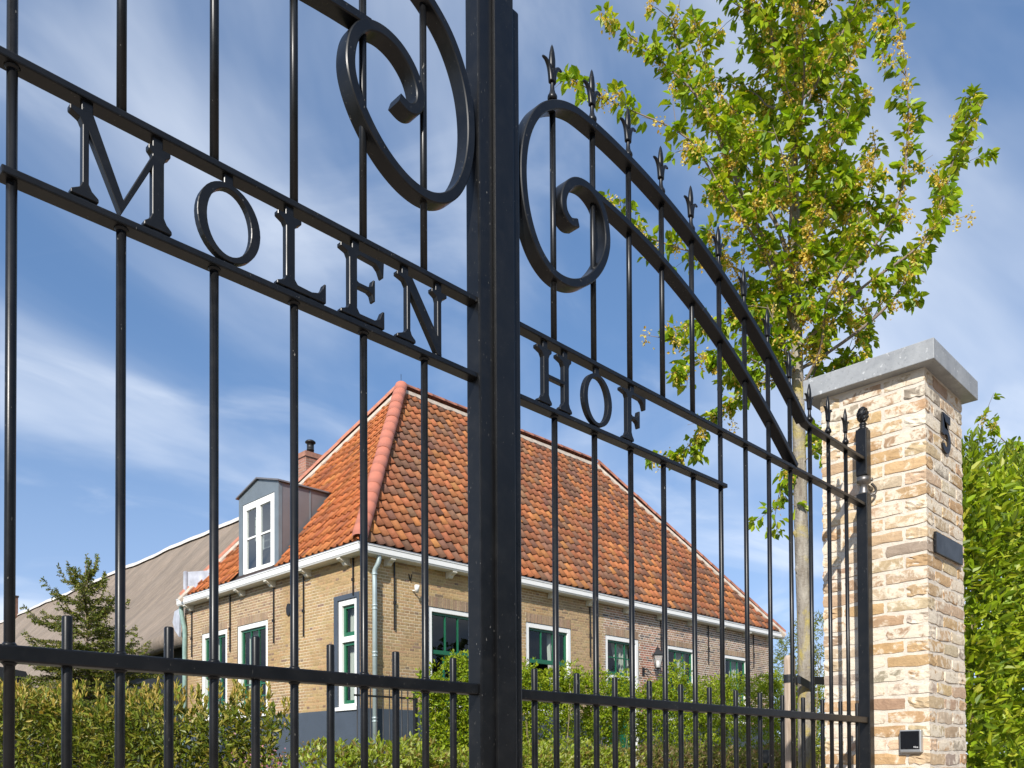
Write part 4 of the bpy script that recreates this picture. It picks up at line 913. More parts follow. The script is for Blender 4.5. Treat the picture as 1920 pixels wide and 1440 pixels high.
def gate_leaf(sx, label, letters, dz):
    X = lambda x: XC + sx * (x - XC)                  # mirrored about the meeting stiles
    base = thing('gate_leaf', label, 'gate', (X(3.1), GY, BOT), 'leaves of the double gate')
    xr = lambda a, b: (min(X(a), X(b)), max(X(a), X(b)))
    def bx(name, a, b, y0, y1, z0, z1, bev=.003): m = MB(); p, q = xr(a, b); m.box(p, q, y0, y1, z0 + dz, z1 + dz); return m.build(name, M_GATE, base, bevel=bev)
    # meeting stile with chamfered top
    bx('stile', 1.756, 1.834, 1.771, 1.829, BOT, 2.300, .006)
    # hinge post
    bx('hinge_post', 4.450, 4.508, 1.772, 1.830, BOT, 1.405, .004)
    bx('hinge_post_head', 4.450, 4.508, 1.772, 1.830, 1.500, 1.748, .005)
    m = MB(); m.lathe([(.027, 0), (.029, .01), (.022, .03), (.022, .06), (.036, .065), (.037, .095), (.022, .10)], X(4.479), 1.801, 1.40 + dz, 16); m.build('pintle', M_ZINC_HINGE, base)
    m = MB(); m.lathe([(.026, 0), (.027, .006), (.018, .012), (.015, .022), (.019, .028), (.019, .034), (.014, .04)], X(4.479), 1.801, 1.748 + dz, 16)
    pts = []; fs = []; R_, C_ = 11, 14
    for i in range(R_):
        th = math.pi * (i + .15) / (R_ - .4); 
        for k in range(C_):
            a = 2 * math.pi * (k + .5 * (i % 2)) / C_; rr = (.0285 + (.004 if (i + k) % 2 else -.001)) * math.sin(th) * (1 - .16 * math.cos(th) * -1 * .6)
            pts.append((X(4.479) + rr * math.cos(a), 1.801 + rr * math.sin(a), 1.748 + dz + .083 - .044 * math.cos(th)))
    for i in range(R_ - 1):
        for k in range(C_): k2 = (k + 1) % C_; fs.append((i * C_ + k, i * C_ + k2, (i + 1) * C_ + k2, (i + 1) * C_ + k))
    fs += [list(reversed(range(C_))), list(range((R_ - 1) * C_, R_ * C_))]
    m.add(pts, fs); m.build('pine_cone_finial', M_GATE, base)
    if sx > 0:
        m = MB(); m.tube([(4.49, 1.80, 1.45), (4.545, 1.80, 1.45), (4.59, 1.80, 1.45)], .012, 10); m.tube([(4.50, 1.762, 1.475), (4.50, 1.772, 1.475)], .010, 8); m.tube(spline([(4.52, 1.775, 1.46), (4.545, 1.765, 1.44), (4.55, 1.77, 1.415), (4.535, 1.79, 1.405)], 4), .007, 8); m.build('hinge', M_ZINC_HINGE, base)
    # rails
    bx('rail', 1.832, 4.452, 1.780, 1.820, zM0, zM1, .004)
    bx('letter_rail', 1.832, 4.452, 1.780, 1.820, zU0, zU1, .003)
    bx('letter_rail', 1.832, XC + OFF + 5 * SP + .022, 1.780, 1.820, zL0, zL1, .003)
    bx('rail', 1.832, 4.452, 1.780, 1.820, BOT, BOT + .05, .004)
    # arched rails and scroll
    xs = np.linspace(3.765, 2.30, 30); flat([(x, arc_o(x)) for x in xs] + [tuple(q) for q in spline(scroll, 7)][1:], .029, 1.775, 1.825, 'scroll_rail', base, sx, dz)
    flat([(4.452, 1.586), (4.1, 1.586), (3.80, 1.588), (3.762, arc_o(3.762) + .004)], .018, 1.780, 1.8195, 'top_rail', base, sx, dz)
    flat([(x, arc_i(x)) for x in np.linspace(2.21, 3.672, 30)], .026, 1.7755, 1.8245, 'arched_rail', base, sx, dz)
    # bars, their spears and the short dog bars
    for j in range(12):
        x = XC + OFF + j * SP
        top = arc_o(x) + .030 if x < 3.765 else 1.618
        if x > 1.86 and x < 2.11: top = {0: 2.150}.get(j, top)
        m = MB(); r = .0100
        if j < 5:
            m.tube([(X(x), GY, BOT + dz + .02), (X(x), GY, zL0 + .004 + dz)], r, 14); m.tube([(X(x), GY, zU1 - .004 + dz), (X(x), GY, top + dz)], r, 14)
        else: m.tube([(X(x), GY, BOT + dz + .02), (X(x), GY, top + dz)], r, 14)
        for zj in ((zM1,) if j < 5 else (zM1, zU1)): m.lathe([(.0155, -.001), (.0125, .003), (.0100, .0065)], X(x), GY, zj + dz, 12)      # weld beads
        for zj in ((zM0, zL0) if j < 5 else (zM0, zU0)): m.lathe([(.0100, -.0065), (.0125, -.003), (.0155, .001)], X(x), GY, zj + dz, 12)
        m.build('bar', M_GATE, base)
        o = bpy.data.objects.new('spear_finial', FIN); COL.objects.link(o); o.parent = base; o.location = Vector((X(x), GY, top + dz + H - .004)) - wloc(base)
    for j in range(13):
        x = XC + OFF + (j - .5) * SP
        if x > 4.44: x -= .02
        m = MB(); m.lathe([(.0100, 0), (.0100, .291 - BOT - .024), (.0092, .291 - BOT - .0215), (.0075, .291 - BOT - .020)], X(x), GY, BOT + .02 + dz, 14); m.build('dog_bar', M_GATE, base)
    for ch, x0 in letters: letter(ch, x0, base, dz, sx > 0)
    return base
LP = lambda c: (c, LET[c][0])
gl = gate_leaf(-1, 'left gate leaf of black steel bars with the letters MOLEN', [LP('M'), ('O', .822), LP('L'), LP('E'), LP('N')], 0.0)
gr = gate_leaf(1, 'right gate leaf of black steel bars with the letters HOF, hung on the pillar', [LP('H'), ('O', 2.148), LP('F')], -0.006)
# cover strip on the meeting stile of the left leaf
m = MB(); m.box(1.718, 1.796, 1.7585, 1.7710, BOT, 2.42); m.build('cover_strip', M_GATE, gl, bevel=.003)
m = MB(); m.box(1.714, 1.754, 1.7715, 1.828, 2.28, 2.42); m.build('stile_top', M_GATE, gl, bevel=.003)

# ------------------------------------------------------------------ vegetation
def unit(a): return a / np.maximum(np.linalg.norm(a, axis=1, keepdims=True), 1e-9)
def leaves(name, P, D, Nn, L, Wd, C, mat, parent, fold=.3, curl=.15, shape=(.35, .5, .72, .36)):
    P, D, Nn = map(lambda q: np.asarray(q, float), (P, D, Nn)); n = len(P); D = unit(D); S = unit(np.cross(D, Nn)); Nn = np.cross(S, D)
    L = np.asarray(L)[:, None]; Wd = np.asarray(Wd)[:, None]; t1, w1, t2, w2 = shape
    base = P; l1 = P + D * L * t1 - S * Wd * w1 + Nn * Wd * fold * .5; l2 = P + D * L * t2 - S * Wd * w2 + Nn * (Wd * fold * .35 - L * curl * .4)
    tip = P + D * L - Nn * L * curl; r2 = P + D * L * t2 + S * Wd * w2 + Nn * (Wd * fold * .35 - L * curl * .4); r1 = P + D * L * t1 + S * Wd * w1 + Nn * Wd * fold * .5
    V = np.stack([base, l1, l2, tip, r2, r1], 1).reshape(-1, 3); i = np.arange(n)[:, None] * 6
    F = np.concatenate([i + np.array([[0, 1, 2, 3]]), i + np.array([[0, 3, 4, 5]])], 1).reshape(-1, 4)
    o = np_mesh(name, V, F, mat, parent, col=np.repeat(np.asarray(C), 6, 0)); return o
def pick(pal, n, var=.18):
    pal = np.array(pal); c = pal[RNG.integers(0, len(pal), n)]; return c * (1 + RNG.uniform(-var, var, (n, 1))) * (1 + RNG.uniform(-.06, .06, (n, 3)))
def rdir(n): return unit(RNG.normal(size=(n, 3)))
VR = np.array((0.7102, -0.7040, 0)); VF = np.array((0.7040, 0.7102, 0))     # across and along the view, for laying out branches

# ---- young elm behind the pillar
G_ELM = [(.27, .40, .010), (.22, .345, .010), (.34, .45, .014), (.15, .26, .010), (.40, .47, .03)]
G_SAM = [(.70, .53, .09), (.76, .60, .14), (.60, .42, .06), (.80, .66, .22)]
def elm(base, trunk, radii, limbs, nb, label, zlo, zhi, spread, seed, nleaf, sam=.5, knots=True):
    global RNG; RNG = np.random.default_rng(seed); rr = random.Random(seed)
    tr = thing('elm_tree', label, 'tree', base)
    tp = spline(trunk, 6); tr_r = np.interp(np.linspace(0, 1, len(tp)), np.linspace(0, 1, len(radii)), radii)
    m = MB(); m.tube(tp, list(tr_r), 14)
    if knots:
        for (zz, a) in ((1.78, 2.6), (2.20, 2.4), (2.62, 5.2), (1.2, .4)):
            q = min(tp, key=lambda p: abs(p[2] - zz)); c = np.array(q) + np.array((math.cos(a), math.sin(a), 0)) * .052; m.tube([c - np.array((0, 0, .05)), c, c + np.array((0, 0, .05))], [.012, .03, .012], 8)
    m.build('trunk', M_BARK, tr)
    T = np.array([list(p) for p in tp]); paths = []
    for (pts, r0) in limbs: paths.append((spline(pts, 6), r0))
    for k in range(nb):
        f = k / max(nb - 1, 1); z = zlo + (zhi - zlo) * f; j = np.argmin(abs(T[:, 2] - z)); o = T[j]; a = k * 2.399 + rr.uniform(-.4, .4)
        Lh = spread(z) * rr.uniform(.55, 1.1); h = np.array((math.cos(a), math.sin(a), 0)); el = rr.uniform(.75, 1.35)
        p1 = o + h * Lh * .33 + np.array((0, 0, Lh * .33 * el)); p2 = o + h * Lh * .7 + np.array((rr.uniform(-.1, .1), rr.uniform(-.1, .1), Lh * .8 * el)); p3 = o + h * Lh + np.array((0, 0, Lh * 1.3 * el))
        paths.append((spline([o, p1, p2, p3], 5), .016 * rr.uniform(.6, 1.1)))
    allp = list(paths)
    for (p, r0) in paths:      # side twigs
        n = len(p)
        for q in range(int(n * .30), n - 1, 2):
            d = np.array(p[min(q + 1, n - 1)]) - np.array(p[q]); d = d / (np.linalg.norm(d) + 1e-9); sd = np.cross(d, np.array((rr.gauss(0, 1), rr.gauss(0, 1), rr.gauss(0, 1)))); sd /= np.linalg.norm(sd) + 1e-9
            Lt = rr.uniform(.14, .40); e = np.array(p[q]) + (d * .55 + sd * .8) * Lt; mid = np.array(p[q]) + (d * .35 + sd * .45) * Lt
            allp.append(([p[q], mid, e], .0045))
    m = MB()
    for (p, r0) in allp:
        n = len(p); m.tube(p, [max(r0 * (1 - .8 * i / (n - 1)), .0018) for i in range(n)], 6 if r0 > .006 else 4, cap=False)
    m.build('branches', M_TWIG, tr)
    # leaves sit on the outer two thirds of every shoot
    seg = []; 
    for (p, r0) in allp:
        p = np.array([list(q) for q in p]); n = len(p); i0 = int(n * .28) if len(p) > 4 else 0
        for i in range(i0, n - 1): seg.append((p[i], p[i + 1]))
    S0 = np.array([s[0] for s in seg]); S1 = np.array([s[1] for s in seg]); ln = np.linalg.norm(S1 - S0, axis=1); pr = ln / ln.sum()
    nd = nleaf // 6; nleaf = nd * 6; k = np.repeat(RNG.choice(len(seg), nd, p=pr), 6); t_ = np.repeat(RNG.uniform(0, 1, (nd, 1)), 6, 0); P = S0[k] * (1 - t_) + S1[k] * t_ + RNG.normal(0, .014, (nleaf, 3)); ax = unit(S1[k] - S0[k])
    side = unit(np.cross(ax, rdir(nleaf))); D = unit(side * .8 + ax * .45 + np.array((0, 0, -.42)) + RNG.normal(0, .22, (nleaf, 3)))
    P = P + side * RNG.uniform(.003, .05, (nleaf, 1)); Nn = unit(np.array((0, 0, 1.0)) + RNG.normal(0, .55, (nleaf, 3)))
    L = RNG.uniform(.055, .118, nleaf); leaves('crown', P, D, Nn, L, L * RNG.uniform(.50, .66, nleaf), pick(G_ELM, nleaf), M_LEAF, tr, fold=.45, curl=.20)
    # hanging bunches of winged seeds
    nb_ = int(nleaf * sam / 24); k = RNG.choice(len(seg), nb_, p=pr); t_ = RNG.uniform(0, 1, (nb_, 1)); c = S0[k] * (1 - t_) + S1[k] * t_; per = 24
    c = np.repeat(c, per, 0) + RNG.normal(0, 1, (nb_ * per, 3)) * np.array((.024, .024, .042)) + np.array((0, 0, -.02)); n = len(c)
    L = RNG.uniform(.020, .034, n); leaves('seed_clusters', c, rdir(n) + np.array((0, 0, -.6)), rdir(n), L, L * .8, pick(G_SAM, n, .12), M_SAM, tr, fold=.5, curl=.1)
    return tr
T0 = np.array((7.57, 3.65, 0.0))
def tp_(px, py, dep=0.0):       # a measured point of the crown: across and up in metres about the trunk, with its own depth
    return T0 + VR * ((px - 1497) * .00506) + VF * dep + np.array((0, 0, (1405 - py - (px - 960) * -.0055) * .00506))
limbs = [([tp_(1494, 520), tp_(1462, 380, .1), tp_(1395, 270, .25), tp_(1350, 140, .3), tp_(1300, 20, .4), tp_(1280, -70, .4)], .024),
         ([tp_(1492, 600), tp_(1440, 470, -.1), tp_(1370, 365, -.3), tp_(1310, 245, -.4), tp_(1240, 165, -.4), tp_(1145, 108, -.5)], .022),
         ([tp_(1494, 560), tp_(1560, 470, .2), tp_(1610, 400, .3), tp_(1600, 290, .35), tp_(1570, 130, .3), tp_(1560, 0, .3)], .02),
         ([tp_(1494, 600), tp_(1580, 520, -.2), tp_(1655, 420, -.3), tp_(1676, 290, -.35), tp_(1668, 160, -.4), tp_(1645, 10, -.4)], .02),
         ([tp_(1496, 680), tp_(1600, 610, .1), tp_(1700, 520, .2), tp_(1770, 400, .3), tp_(1815, 270, .3), tp_(1850, 190, .3), tp_(1888, 125, .3)], .018),
         ([tp_(1496, 640), tp_(1590, 560, -.3), tp_(1690, 490, -.4), tp_(1735, 400, -.4), tp_(1755, 330, -.4)], .016),
         ([tp_(1496, 720), tp_(1580, 660, .3), tp_(1650, 580, .4), tp_(1700, 500, .5)], .014),
         ([tp_(1497, 690), tp_(1420, 700, .1), tp_(1340, 760, .2), tp_(1275, 832, .2)], .012),
         ([tp_(1496, 640), tp_(1400, 560, .2), tp_(1320, 560, .3), tp_(1250, 590, .3)], .013),
         ([tp_(1496, 740), tp_(1400, 690, -.3), tp_(1320, 690, -.4), tp_(1245, 722, -.4)], .012),
         ([tp_(1495, 620), tp_(1420, 500, -.3), tp_(1340, 420, -.5), tp_(1270, 310, -.5), tp_(1150, 250, -.5), tp_(1050, 195, -.5)], .014),
         ([tp_(1495, 560), tp_(1380, 440, .3), tp_(1280, 380, .5), tp_(1200, 330, .6), tp_(1180, 270, .6)], .014),
         ([tp_(1498, 820), tp_(1470, 890, .1), tp_(1455, 960, .1)], .007), ([tp_(1498, 780), tp_(1540, 800, .1), tp_(1585, 800, .2)], .008), ([tp_(1498, 860), tp_(1530, 840, -.2), tp_(1550, 900, -.2)], .006)]
elm((7.65, 3.65, -1.1), [(7.65, 3.65, -1.1), (7.635, 3.645, .3), (7.63, 3.64, 1.12), (7.60, 3.65, 2.14), (7.575, 3.65, 3.15), (7.55, 3.65, 4.16), (7.52, 3.64, 5.68), (7.47, 3.65, 7.2), (7.45, 3.66, 9.6)],
    [.078, .074, .070, .066, .060, .050, .036, .024, .006], limbs, 66, 'young elm with yellow-green leaves and tan seed bunches behind the pillar', 3.3, 9.3,
    lambda z: 0.75 if z < 4 else (1.0 if z < 6 else .9 - .15 * (z - 6)), 11, 16000, 1.5)
# second crown peeping in at the right edge
elm((13.6, 2.35, -1.1), [(13.6, 2.35, -1.1), (13.6, 2.35, 2.5), (13.55, 2.4, 5.0), (13.5, 2.4, 7.0)], [.08, .07, .045, .006],
    [([(13.6, 2.35, 3.0), (13.1, 2.7, 3.6), (12.5, 3.1, 4.1), (12.1, 3.32, 4.45)], .018), ([(13.6, 2.35, 2.8), (13.0, 2.7, 3.3), (12.4, 3.05, 3.75), (12.0, 3.25, 3.9)], .018), ([(13.6, 2.35, 4.6), (13.2, 2.6, 5.3), (12.9, 2.8, 5.75)], .014)],
    8, 'second elm just entering the right edge above the hedge', 2.8, 6.2, lambda z: .7, 23, 2600, .5, knots=False)

# ---- stakes and strap holding the young elm
for x, y, zt, lab in ((7.34, 3.655, .955, 'weathered wooden tree stake left of the elm trunk'), (7.95, 3.50, .93, 'weathered wooden tree stake mostly hidden behind the pillar')):
    m = MB(); m.lathe([(.052, 0), (.052, zt + 1.1 - .05), (.047, zt + 1.1 - .02), (.03, zt + 1.1), (0, zt + 1.104)], x, y, -1.1, 12); tag(m.build('tree_stake', M_STAKE), lab, 'stake', 'stakes of the young elm')
sp_ = MB()
def band(pts, z0, z1, th):
    n = len(pts); V = []; F = []
    for (x, y, dz_) in pts: V += [(x, y, z0 + dz_), (x, y, z1 + dz_)]
    for i in range(n - 1): F.append((2 * i, 2 * i + 1, 2 * i + 3, 2 * i + 2))
    sp_.add(V, F)
def loop(cx, cy, r, a0, a1, n, dz0, dz1): return [(cx + r * math.cos(a), cy + r * math.sin(a), dz0 + (dz1 - dz0) * i / (n - 1)) for i, a in enumerate(np.linspace(a0, a1, n))]
band(loop(7.34, 3.655, .056, 0, 2 * math.pi, 18, 0, 0), .70, .775, .005)
band([(7.34 + .03, 3.655 - .056, 0), (7.45, 3.605, -.01), (7.56, 3.575, -.05), (7.66, 3.565, -.09)], .70, .775, .005)
band([(7.34 + .03, 3.655 + .05, 0), (7.46, 3.69, 0), (7.55, 3.715, 0), (7.70, 3.70, 0)], .70, .775, .005)
band([(7.72, 3.60, 0), (7.84, 3.55, 0), (7.95, 3.445, 0)], .705, .78, .005)
band(loop(7.95, 3.50, .056, 0, 2 * math.pi, 18, 0, 0), .705, .78, .005)
o = sp_.build('tree_strap', M_RUBBER); o.modifiers.new('thick', 'SOLIDIFY').thickness = .006
tag(o, 'black rubber strap tying the elm trunk to its stakes', 'strap')
m = MB(); m.lathe([(.03, 0), (.03, 1.15), (.026, 1.16)], 12.05, 7.75, -1.1, 10); tag(m.build('garden_post', M_STAKE), 'short pale wooden peg standing in the bed behind the clipped hedge', 'post')
gb = thing('garden_spotlight', 'small black box spotlight on a pole left of the tree stake', 'lamp', (10.6, 5.6, -1.1))
m = MB(); m.box(10.53, 10.67, 5.55, 5.66, -.06, .12); m.build('lamp_head', M_IRON, gb, bevel=.006); m = MB(); m.tube([(10.6, 5.6, -1.1), (10.6, 5.6, -.05)], .012, 8); m.build('pole', M_IRON, gb)

# ---- generic foliage mass: leaves on short shoots that grow out of a lumpy volume
def mass(name, parent, pts_fn, n, L0, L1, asp, pal, mat, up=.4, out_c=None, shape=(.35, .5, .72, .36), fold=.35, curl=.12, tips=None, whorl=4, spread=.02, hi=None):
    nb_ = n // whorl; P, O = pts_fn(nb_)        # shoot positions and outward directions
    P = np.repeat(P, whorl, 0); O = np.repeat(O, whorl, 0); m_ = len(P)
    D = unit(O * .55 + rdir(m_) * .75 + np.array((0, 0, up))); P = P + RNG.normal(0, spread, (m_, 3)); Nn = unit(O * .5 + np.array((0, 0, .8)) + RNG.normal(0, .5, (m_, 3)))
    L = RNG.uniform(L0, L1, m_); C = pick(pal, m_)
    if tips is not None and hi is not None:
        k = RNG.uniform(0, 1, m_) < np.clip(hi(P), 0, .9); C[k] = pick(tips, k.sum())
    return leaves(name, P, D, Nn, L, L * asp * RNG.uniform(.85, 1.15, m_), C, mat, parent, fold, curl, shape)
def stems(parent, pts, mat=None, r=.007, name='stems'):
    m = MB()
    for (a, b) in pts:
        mid = ((a[0] + b[0]) / 2 + random.gauss(0, .03), (a[1] + b[1]) / 2 + random.gauss(0, .03), (a[2] + b[2]) / 2); m.tube([a, mid, b], [r, r * .8, r * .4], 5, cap=False)
    return m.build(name, mat or M_STEM, parent)
def wall_pts(p0, p1, thick, z0, ztop, zbias=1.0, lump=.10):
    """points through a hedge running from p0 to p1"""
    p0, p1 = np.array(p0), np.array(p1); ax = (p1 - p0) / np.linalg.norm(p1 - p0); nr = np.array((ax[1], -ax[0]));
    if nr @ (-(p0 + p1) / 2) < 0: nr = -nr
    def fn(n):
        u = RNG.uniform(0, 1, n); side = RNG.uniform(0, 1, n); zt = ztop(u) + lump * (np.sin(u * 37) + np.sin(u * 83 + 1) + RNG.normal(0, .6, n)) / 2.2
        z = z0 + (zt - z0) * RNG.uniform(0, 1, n) ** zbias; depth = np.where(side < .6, RNG.uniform(0, .16, n), RNG.uniform(0, 1, n)); depth = np.where(z > zt - .12, RNG.uniform(0, 1, n), depth)
        off = thick / 2 - depth * thick + lump * .6 * np.sin(u * 53 + z * 9)
        xy = p0 + (p1 - p0) * u[:, None] + nr * off[:, None]; P = np.column_stack([xy, z])
        O = np.column_stack([np.tile(nr, (n, 1)) * np.where(depth < .3, 1, .1)[:, None], np.where(z > zt - .12, 1.0, .15)]); ends = (u < .03) | (u > .97)
        return P, unit(O + RNG.normal(0, .25, (n, 3)))
    return fn
RNG = np.random.default_rng(41)
# cherry-laurel hedge at lower left
lau = thing('laurel_hedge', 'dark glossy laurel hedge with bronze-yellow shoot tips at lower left', 'hedge', (3.7, 9.8, -1.1))
ztop_l = lambda u: .66 + .10 * np.sin(u * 5 + .6) + .05 * np.sin(u * 23)
mass('foliage', lau, wall_pts((2.15, 11.25), (4.93, 8.45), 1.1, -.75, ztop_l, .75, .07), 15000, .06, .105, .34, [(.11, .15, .014), (.16, .19, .018), (.08, .11, .012), (.22, .235, .025), (.29, .26, .05)], M_LAUREL, up=.5, tips=[(.42, .30, .06), (.50, .36, .10), (.36, .30, .05)], hi=lambda P: (P[:, 2] - .36) * .9, whorl=5, spread=.03)
lt = np.array([(2.3 + 2.6 * q + random.gauss(0, .3), 11.05 - 2.6 * q + random.gauss(0, .3)) for q in np.linspace(0, 1, 120)]); lz = np.array([random.uniform(.52, .72) for _ in lt]); lt = np.concatenate([np.column_stack([lt, lz + q * .035]) + RNG.normal(0, .008, (120, 3)) for q in range(5)])
mass('shoot_tips', lau, lambda n: (lt[:n], unit(np.tile((0, 0, 1.0), (n, 1)) + RNG.normal(0, .25, (n, 3)))), len(lt) * 4, .055, .09, .30, [(.42, .32, .06), (.50, .38, .11), (.30, .29, .05), (.20, .24, .03)], M_LAUREL, up=1.2, whorl=4, spread=.006)
stems(lau, [((x, y, -1.1), (x + random.uniform(-.1, .1), y + random.uniform(-.1, .1), random.uniform(.2, .6))) for x, y in [(2.3 + 2.6 * k / 24 + random.gauss(0, .12), 11.1 - 2.6 * k / 24 + random.gauss(0, .12)) for k in range(25)]], r=.011)
# low clipped hedge along the drive
lo = thing('clipped_hedge', 'low clipped light-green hedge running along behind the gate', 'hedge', (8.8, 7.2, -1.1))
LG = [(.27, .34, .025), (.34, .40, .05), (.20, .27, .02), (.42, .46, .14), (.26, .20, .05)]
def lowtop(u): return .115 + .07 * np.sin(u * 31) * np.sin(u * 7) + .05 * np.sin(u * 11) + .06 * np.clip((.12 - u) * -8, -1, 0)
mass('foliage', lo, wall_pts((4.25, 7.1), (9.2, 7.1), 1.0, -.55, lowtop, .6, .05), 12500, .048, .088, .42, LG, M_LEAF, up=.6, whorl=5, spread=.015)
mass('foliage', lo, wall_pts((9.2, 7.1), (14.2, 7.1), 1.0, -.45, lambda u: lowtop(u + 1) + .02, .6, .05), 9000, .042, .075, .42, [(.13, .155, .03), (.19, .18, .04), (.23, .16, .07), (.12, .16, .02), (.28, .22, .11)], M_LEAF, up=.6, whorl=5, spread=.015)
# flowering plant between the two hedges
fl = thing('pink_flowering_plant', 'small plant with pale pink flowers between the two hedges', 'plant', (4.35, 7.55, -1.1))
c = np.array((4.28, 7.65, -.16)) + RNG.normal(0, 1, (420, 3)) * np.array((.20, .20, .13)); mass('flowers', fl, lambda n: (c[:n], rdir(n)), 420, .018, .03, .8, [(.55, .25, .30), (.62, .36, .40), (.5, .18, .22)], M_PETAL, whorl=1)
c2 = np.array((4.28, 7.65, -.35)) + RNG.normal(0, 1, (700, 3)) * np.array((.24, .24, .20)); mass('foliage', fl, lambda n: (c2[:n], rdir(n)), 700, .03, .055, .45, LG, M_LEAF, whorl=1)
stems(fl, [((4.28 + random.gauss(0, .05), 7.65 + random.gauss(0, .05), -1.1), (4.28 + random.gauss(0, .2), 7.65 + random.gauss(0, .2), -.15)) for k in range(14)], r=.005)
# row of young shrubs along the long wall
SG = [(.27, .36, .012), (.34, .42, .018), (.20, .29, .012), (.40, .46, .04), (.14, .22, .012)]
rows = [(8.02, 1.25, .24), (8.52, 1.50, .42), (9.05, 1.62, .45), (10.0, 1.50, .55), (10.85, 1.50, .55), (11.75, 1.50, .55), (12.65, 1.50, .55), (13.5, 1.45, .55), (14.55, 1.85, .60), (15.5, 1.60, .55), (16.5, 1.70, .60), (17.4, 1.85, .60), (18.5, 1.9, .65), (19.7, 1.95, .7)]
for i, (x, zt, rad) in enumerate(rows):
    y = 9.6 + random.uniform(-.12, .12); lab = 'young bright-green shrub in the row in front of the long brick wall'
    ordn = ['second', 'third', 'fourth', 'fifth', 'sixth', 'seventh', 'eighth', 'ninth', 'tenth', 'eleventh', 'twelfth', 'thirteenth']
    lab = ('smallest young shrub at the left end of the row by the railing' if i == 0 else 'farthest young shrub, right end of the row along the brick wall' if i == len(rows) - 1 else ordn[i - 1] + ' young bright-green shrub from the left in the row along the brick wall')
    s = thing('shrub', lab, 'shrub', (x, y, -1.1), 'young shrubs along the long brick wall')
    lumps = [(random.gauss(0, rad * .40), random.gauss(0, rad * .3), -.25 + (zt + .25) * random.uniform(.0, 1) ** .75, random.uniform(.10, .24)) for k in range(46)]
    lumps = [(a * (1 - .5 * max(0, c_ - zt * .4) / max(zt * .6, .1)), b, min(c_, zt - .05), d) for a, b, c_, d in lumps] + [(random.gauss(0, rad * .2), 0, zt - random.uniform(0, .15), .07) for _ in range(4)]
    LPc = np.array(lumps)
    def fn(n, LPc=LPc, x=x, y=y):
        k = RNG.choice(len(LPc), n, p=LPc[:, 3] ** 2 / (LPc[:, 3] ** 2).sum()); d = rdir(n); P = LPc[k, :3] + d * LPc[k, 3:4] * RNG.uniform(.55, 1.05, (n, 1)) * np.array((1, 1, 1.15)) + np.array((x, y, 0)); return P, d
    mass('foliage', s, fn, 6400, .034, .066, .50, SG, M_LEAF, up=.35, whorl=3, spread=.012)
    stems(s, [((x + random.gauss(0, .07), y + random.gauss(0, .07), -1.1), (x + a, y + b, c_)) for a, b, c_, d in lumps[:7]], r=.006)
# taller shrubs closing the view at the far end of the house
for x, y, zt, rad, lab, pal in ((25.8, 13.2, 4.0, 1.0, 'pale green feathery bush behind the right end of the farmhouse', [(.20, .24, .03), (.28, .31, .05), (.15, .19, .03)]), (19.8, 9.35, 3.5, .62, 'tall feathery yellow-green bush seen between elm trunk and pillar', [(.22, .25, .02), (.30, .31, .04), (.15, .18, .02)]), (20.9, 9.7, 1.9, .9, 'bushy green shrub at the far end behind the tree stakes', SG), (23.0, 11.0, 2.4, .8, 'rounded light-green bush at the right-hand corner of the farmhouse', [(.20, .24, .03), (.26, .30, .04)])):
    s = thing('bush', lab, 'bush', (x, y, -1.1))
    lumps = np.array([(random.gauss(0, rad * .42), random.gauss(0, rad * .4), -.8 + (zt + .8) * random.uniform(0, 1) ** .85, random.uniform(.14, .34)) for k in range(70)]); lumps[:, 0] *= np.clip(1.25 - (lumps[:, 2] + .8) / (zt + .8), .15, 1); 
    def fn(n, LPc=lumps, x=x, y=y):
        k = RNG.choice(len(LPc), n); d = rdir(n); return LPc[k, :3] + d * LPc[k, 3:4] * RNG.uniform(.4, 1.05, (n, 1)) + np.array((x, y, 0)), d
    mass('foliage', s, fn, 5200, .05, .10, .30, pal, M_LEAF, up=-.15, whorl=3, spread=.02)
    stems(s, [((x + random.gauss(0, .1), y + random.gauss(0, .1), -1.1), (x + a, y + b, c_)) for a, b, c_, d in lumps[:16]], r=.014)
# tall privet hedge right of the pillar
pv = thing('privet_hedge', 'tall fresh-green privet hedge right of the pillar', 'hedge', (7.6, 1.95, -1.1))
pz = lambda u: 1.80 + .80 * u + .05 * np.sin(u * 13 + 2)
mass('foliage', pv, wall_pts((5.62, 1.95), (9.6, 1.95), .72, -1.0, pz, .8, .13), 30000, .050, .095, .44, [(.25, .36, .012), (.31, .42, .016), (.38, .46, .025), (.15, .23, .012), (.45, .50, .05), (.10, .16, .010)], M_LEAF, up=.5, whorl=4, spread=.025)
sh_ = [(5.75 + random.uniform(0, 3.7), 1.75 + random.uniform(0, .4)) for k in range(46)]
stems(pv, [((x, y, -1.1), (x + random.uniform(-.12, .3), y + random.uniform(-.1, .1), random.uniform(1.2, 1.75) + .15 * (x - 5.7))) for x, y in sh_], r=.010)
tipn = 60; tx = np.column_stack([RNG.uniform(5.7, 9.0, tipn), RNG.uniform(1.65, 2.2, tipn), np.zeros(tipn)]); tx[:, 2] = pz((tx[:, 0] - 5.62) / 3.98) + RNG.uniform(-.12, .02, tipn); tips_ = np.concatenate([tx + np.array((0, 0, q * .045)) + RNG.normal(0, .012, (tipn, 3)) for q in range(6)])
mass('shoot_tips', pv, lambda n: (tips_[:n], unit(np.tile((0, 0, 1.0), (n, 1)) + RNG.normal(0, .5, (n, 3)))), len(tips_) * 4, .045, .085, .28, [(.175, .265, .015), (.22, .295, .02), (.15, .20, .02)], M_LEAF, up=.7, whorl=4, spread=.006)

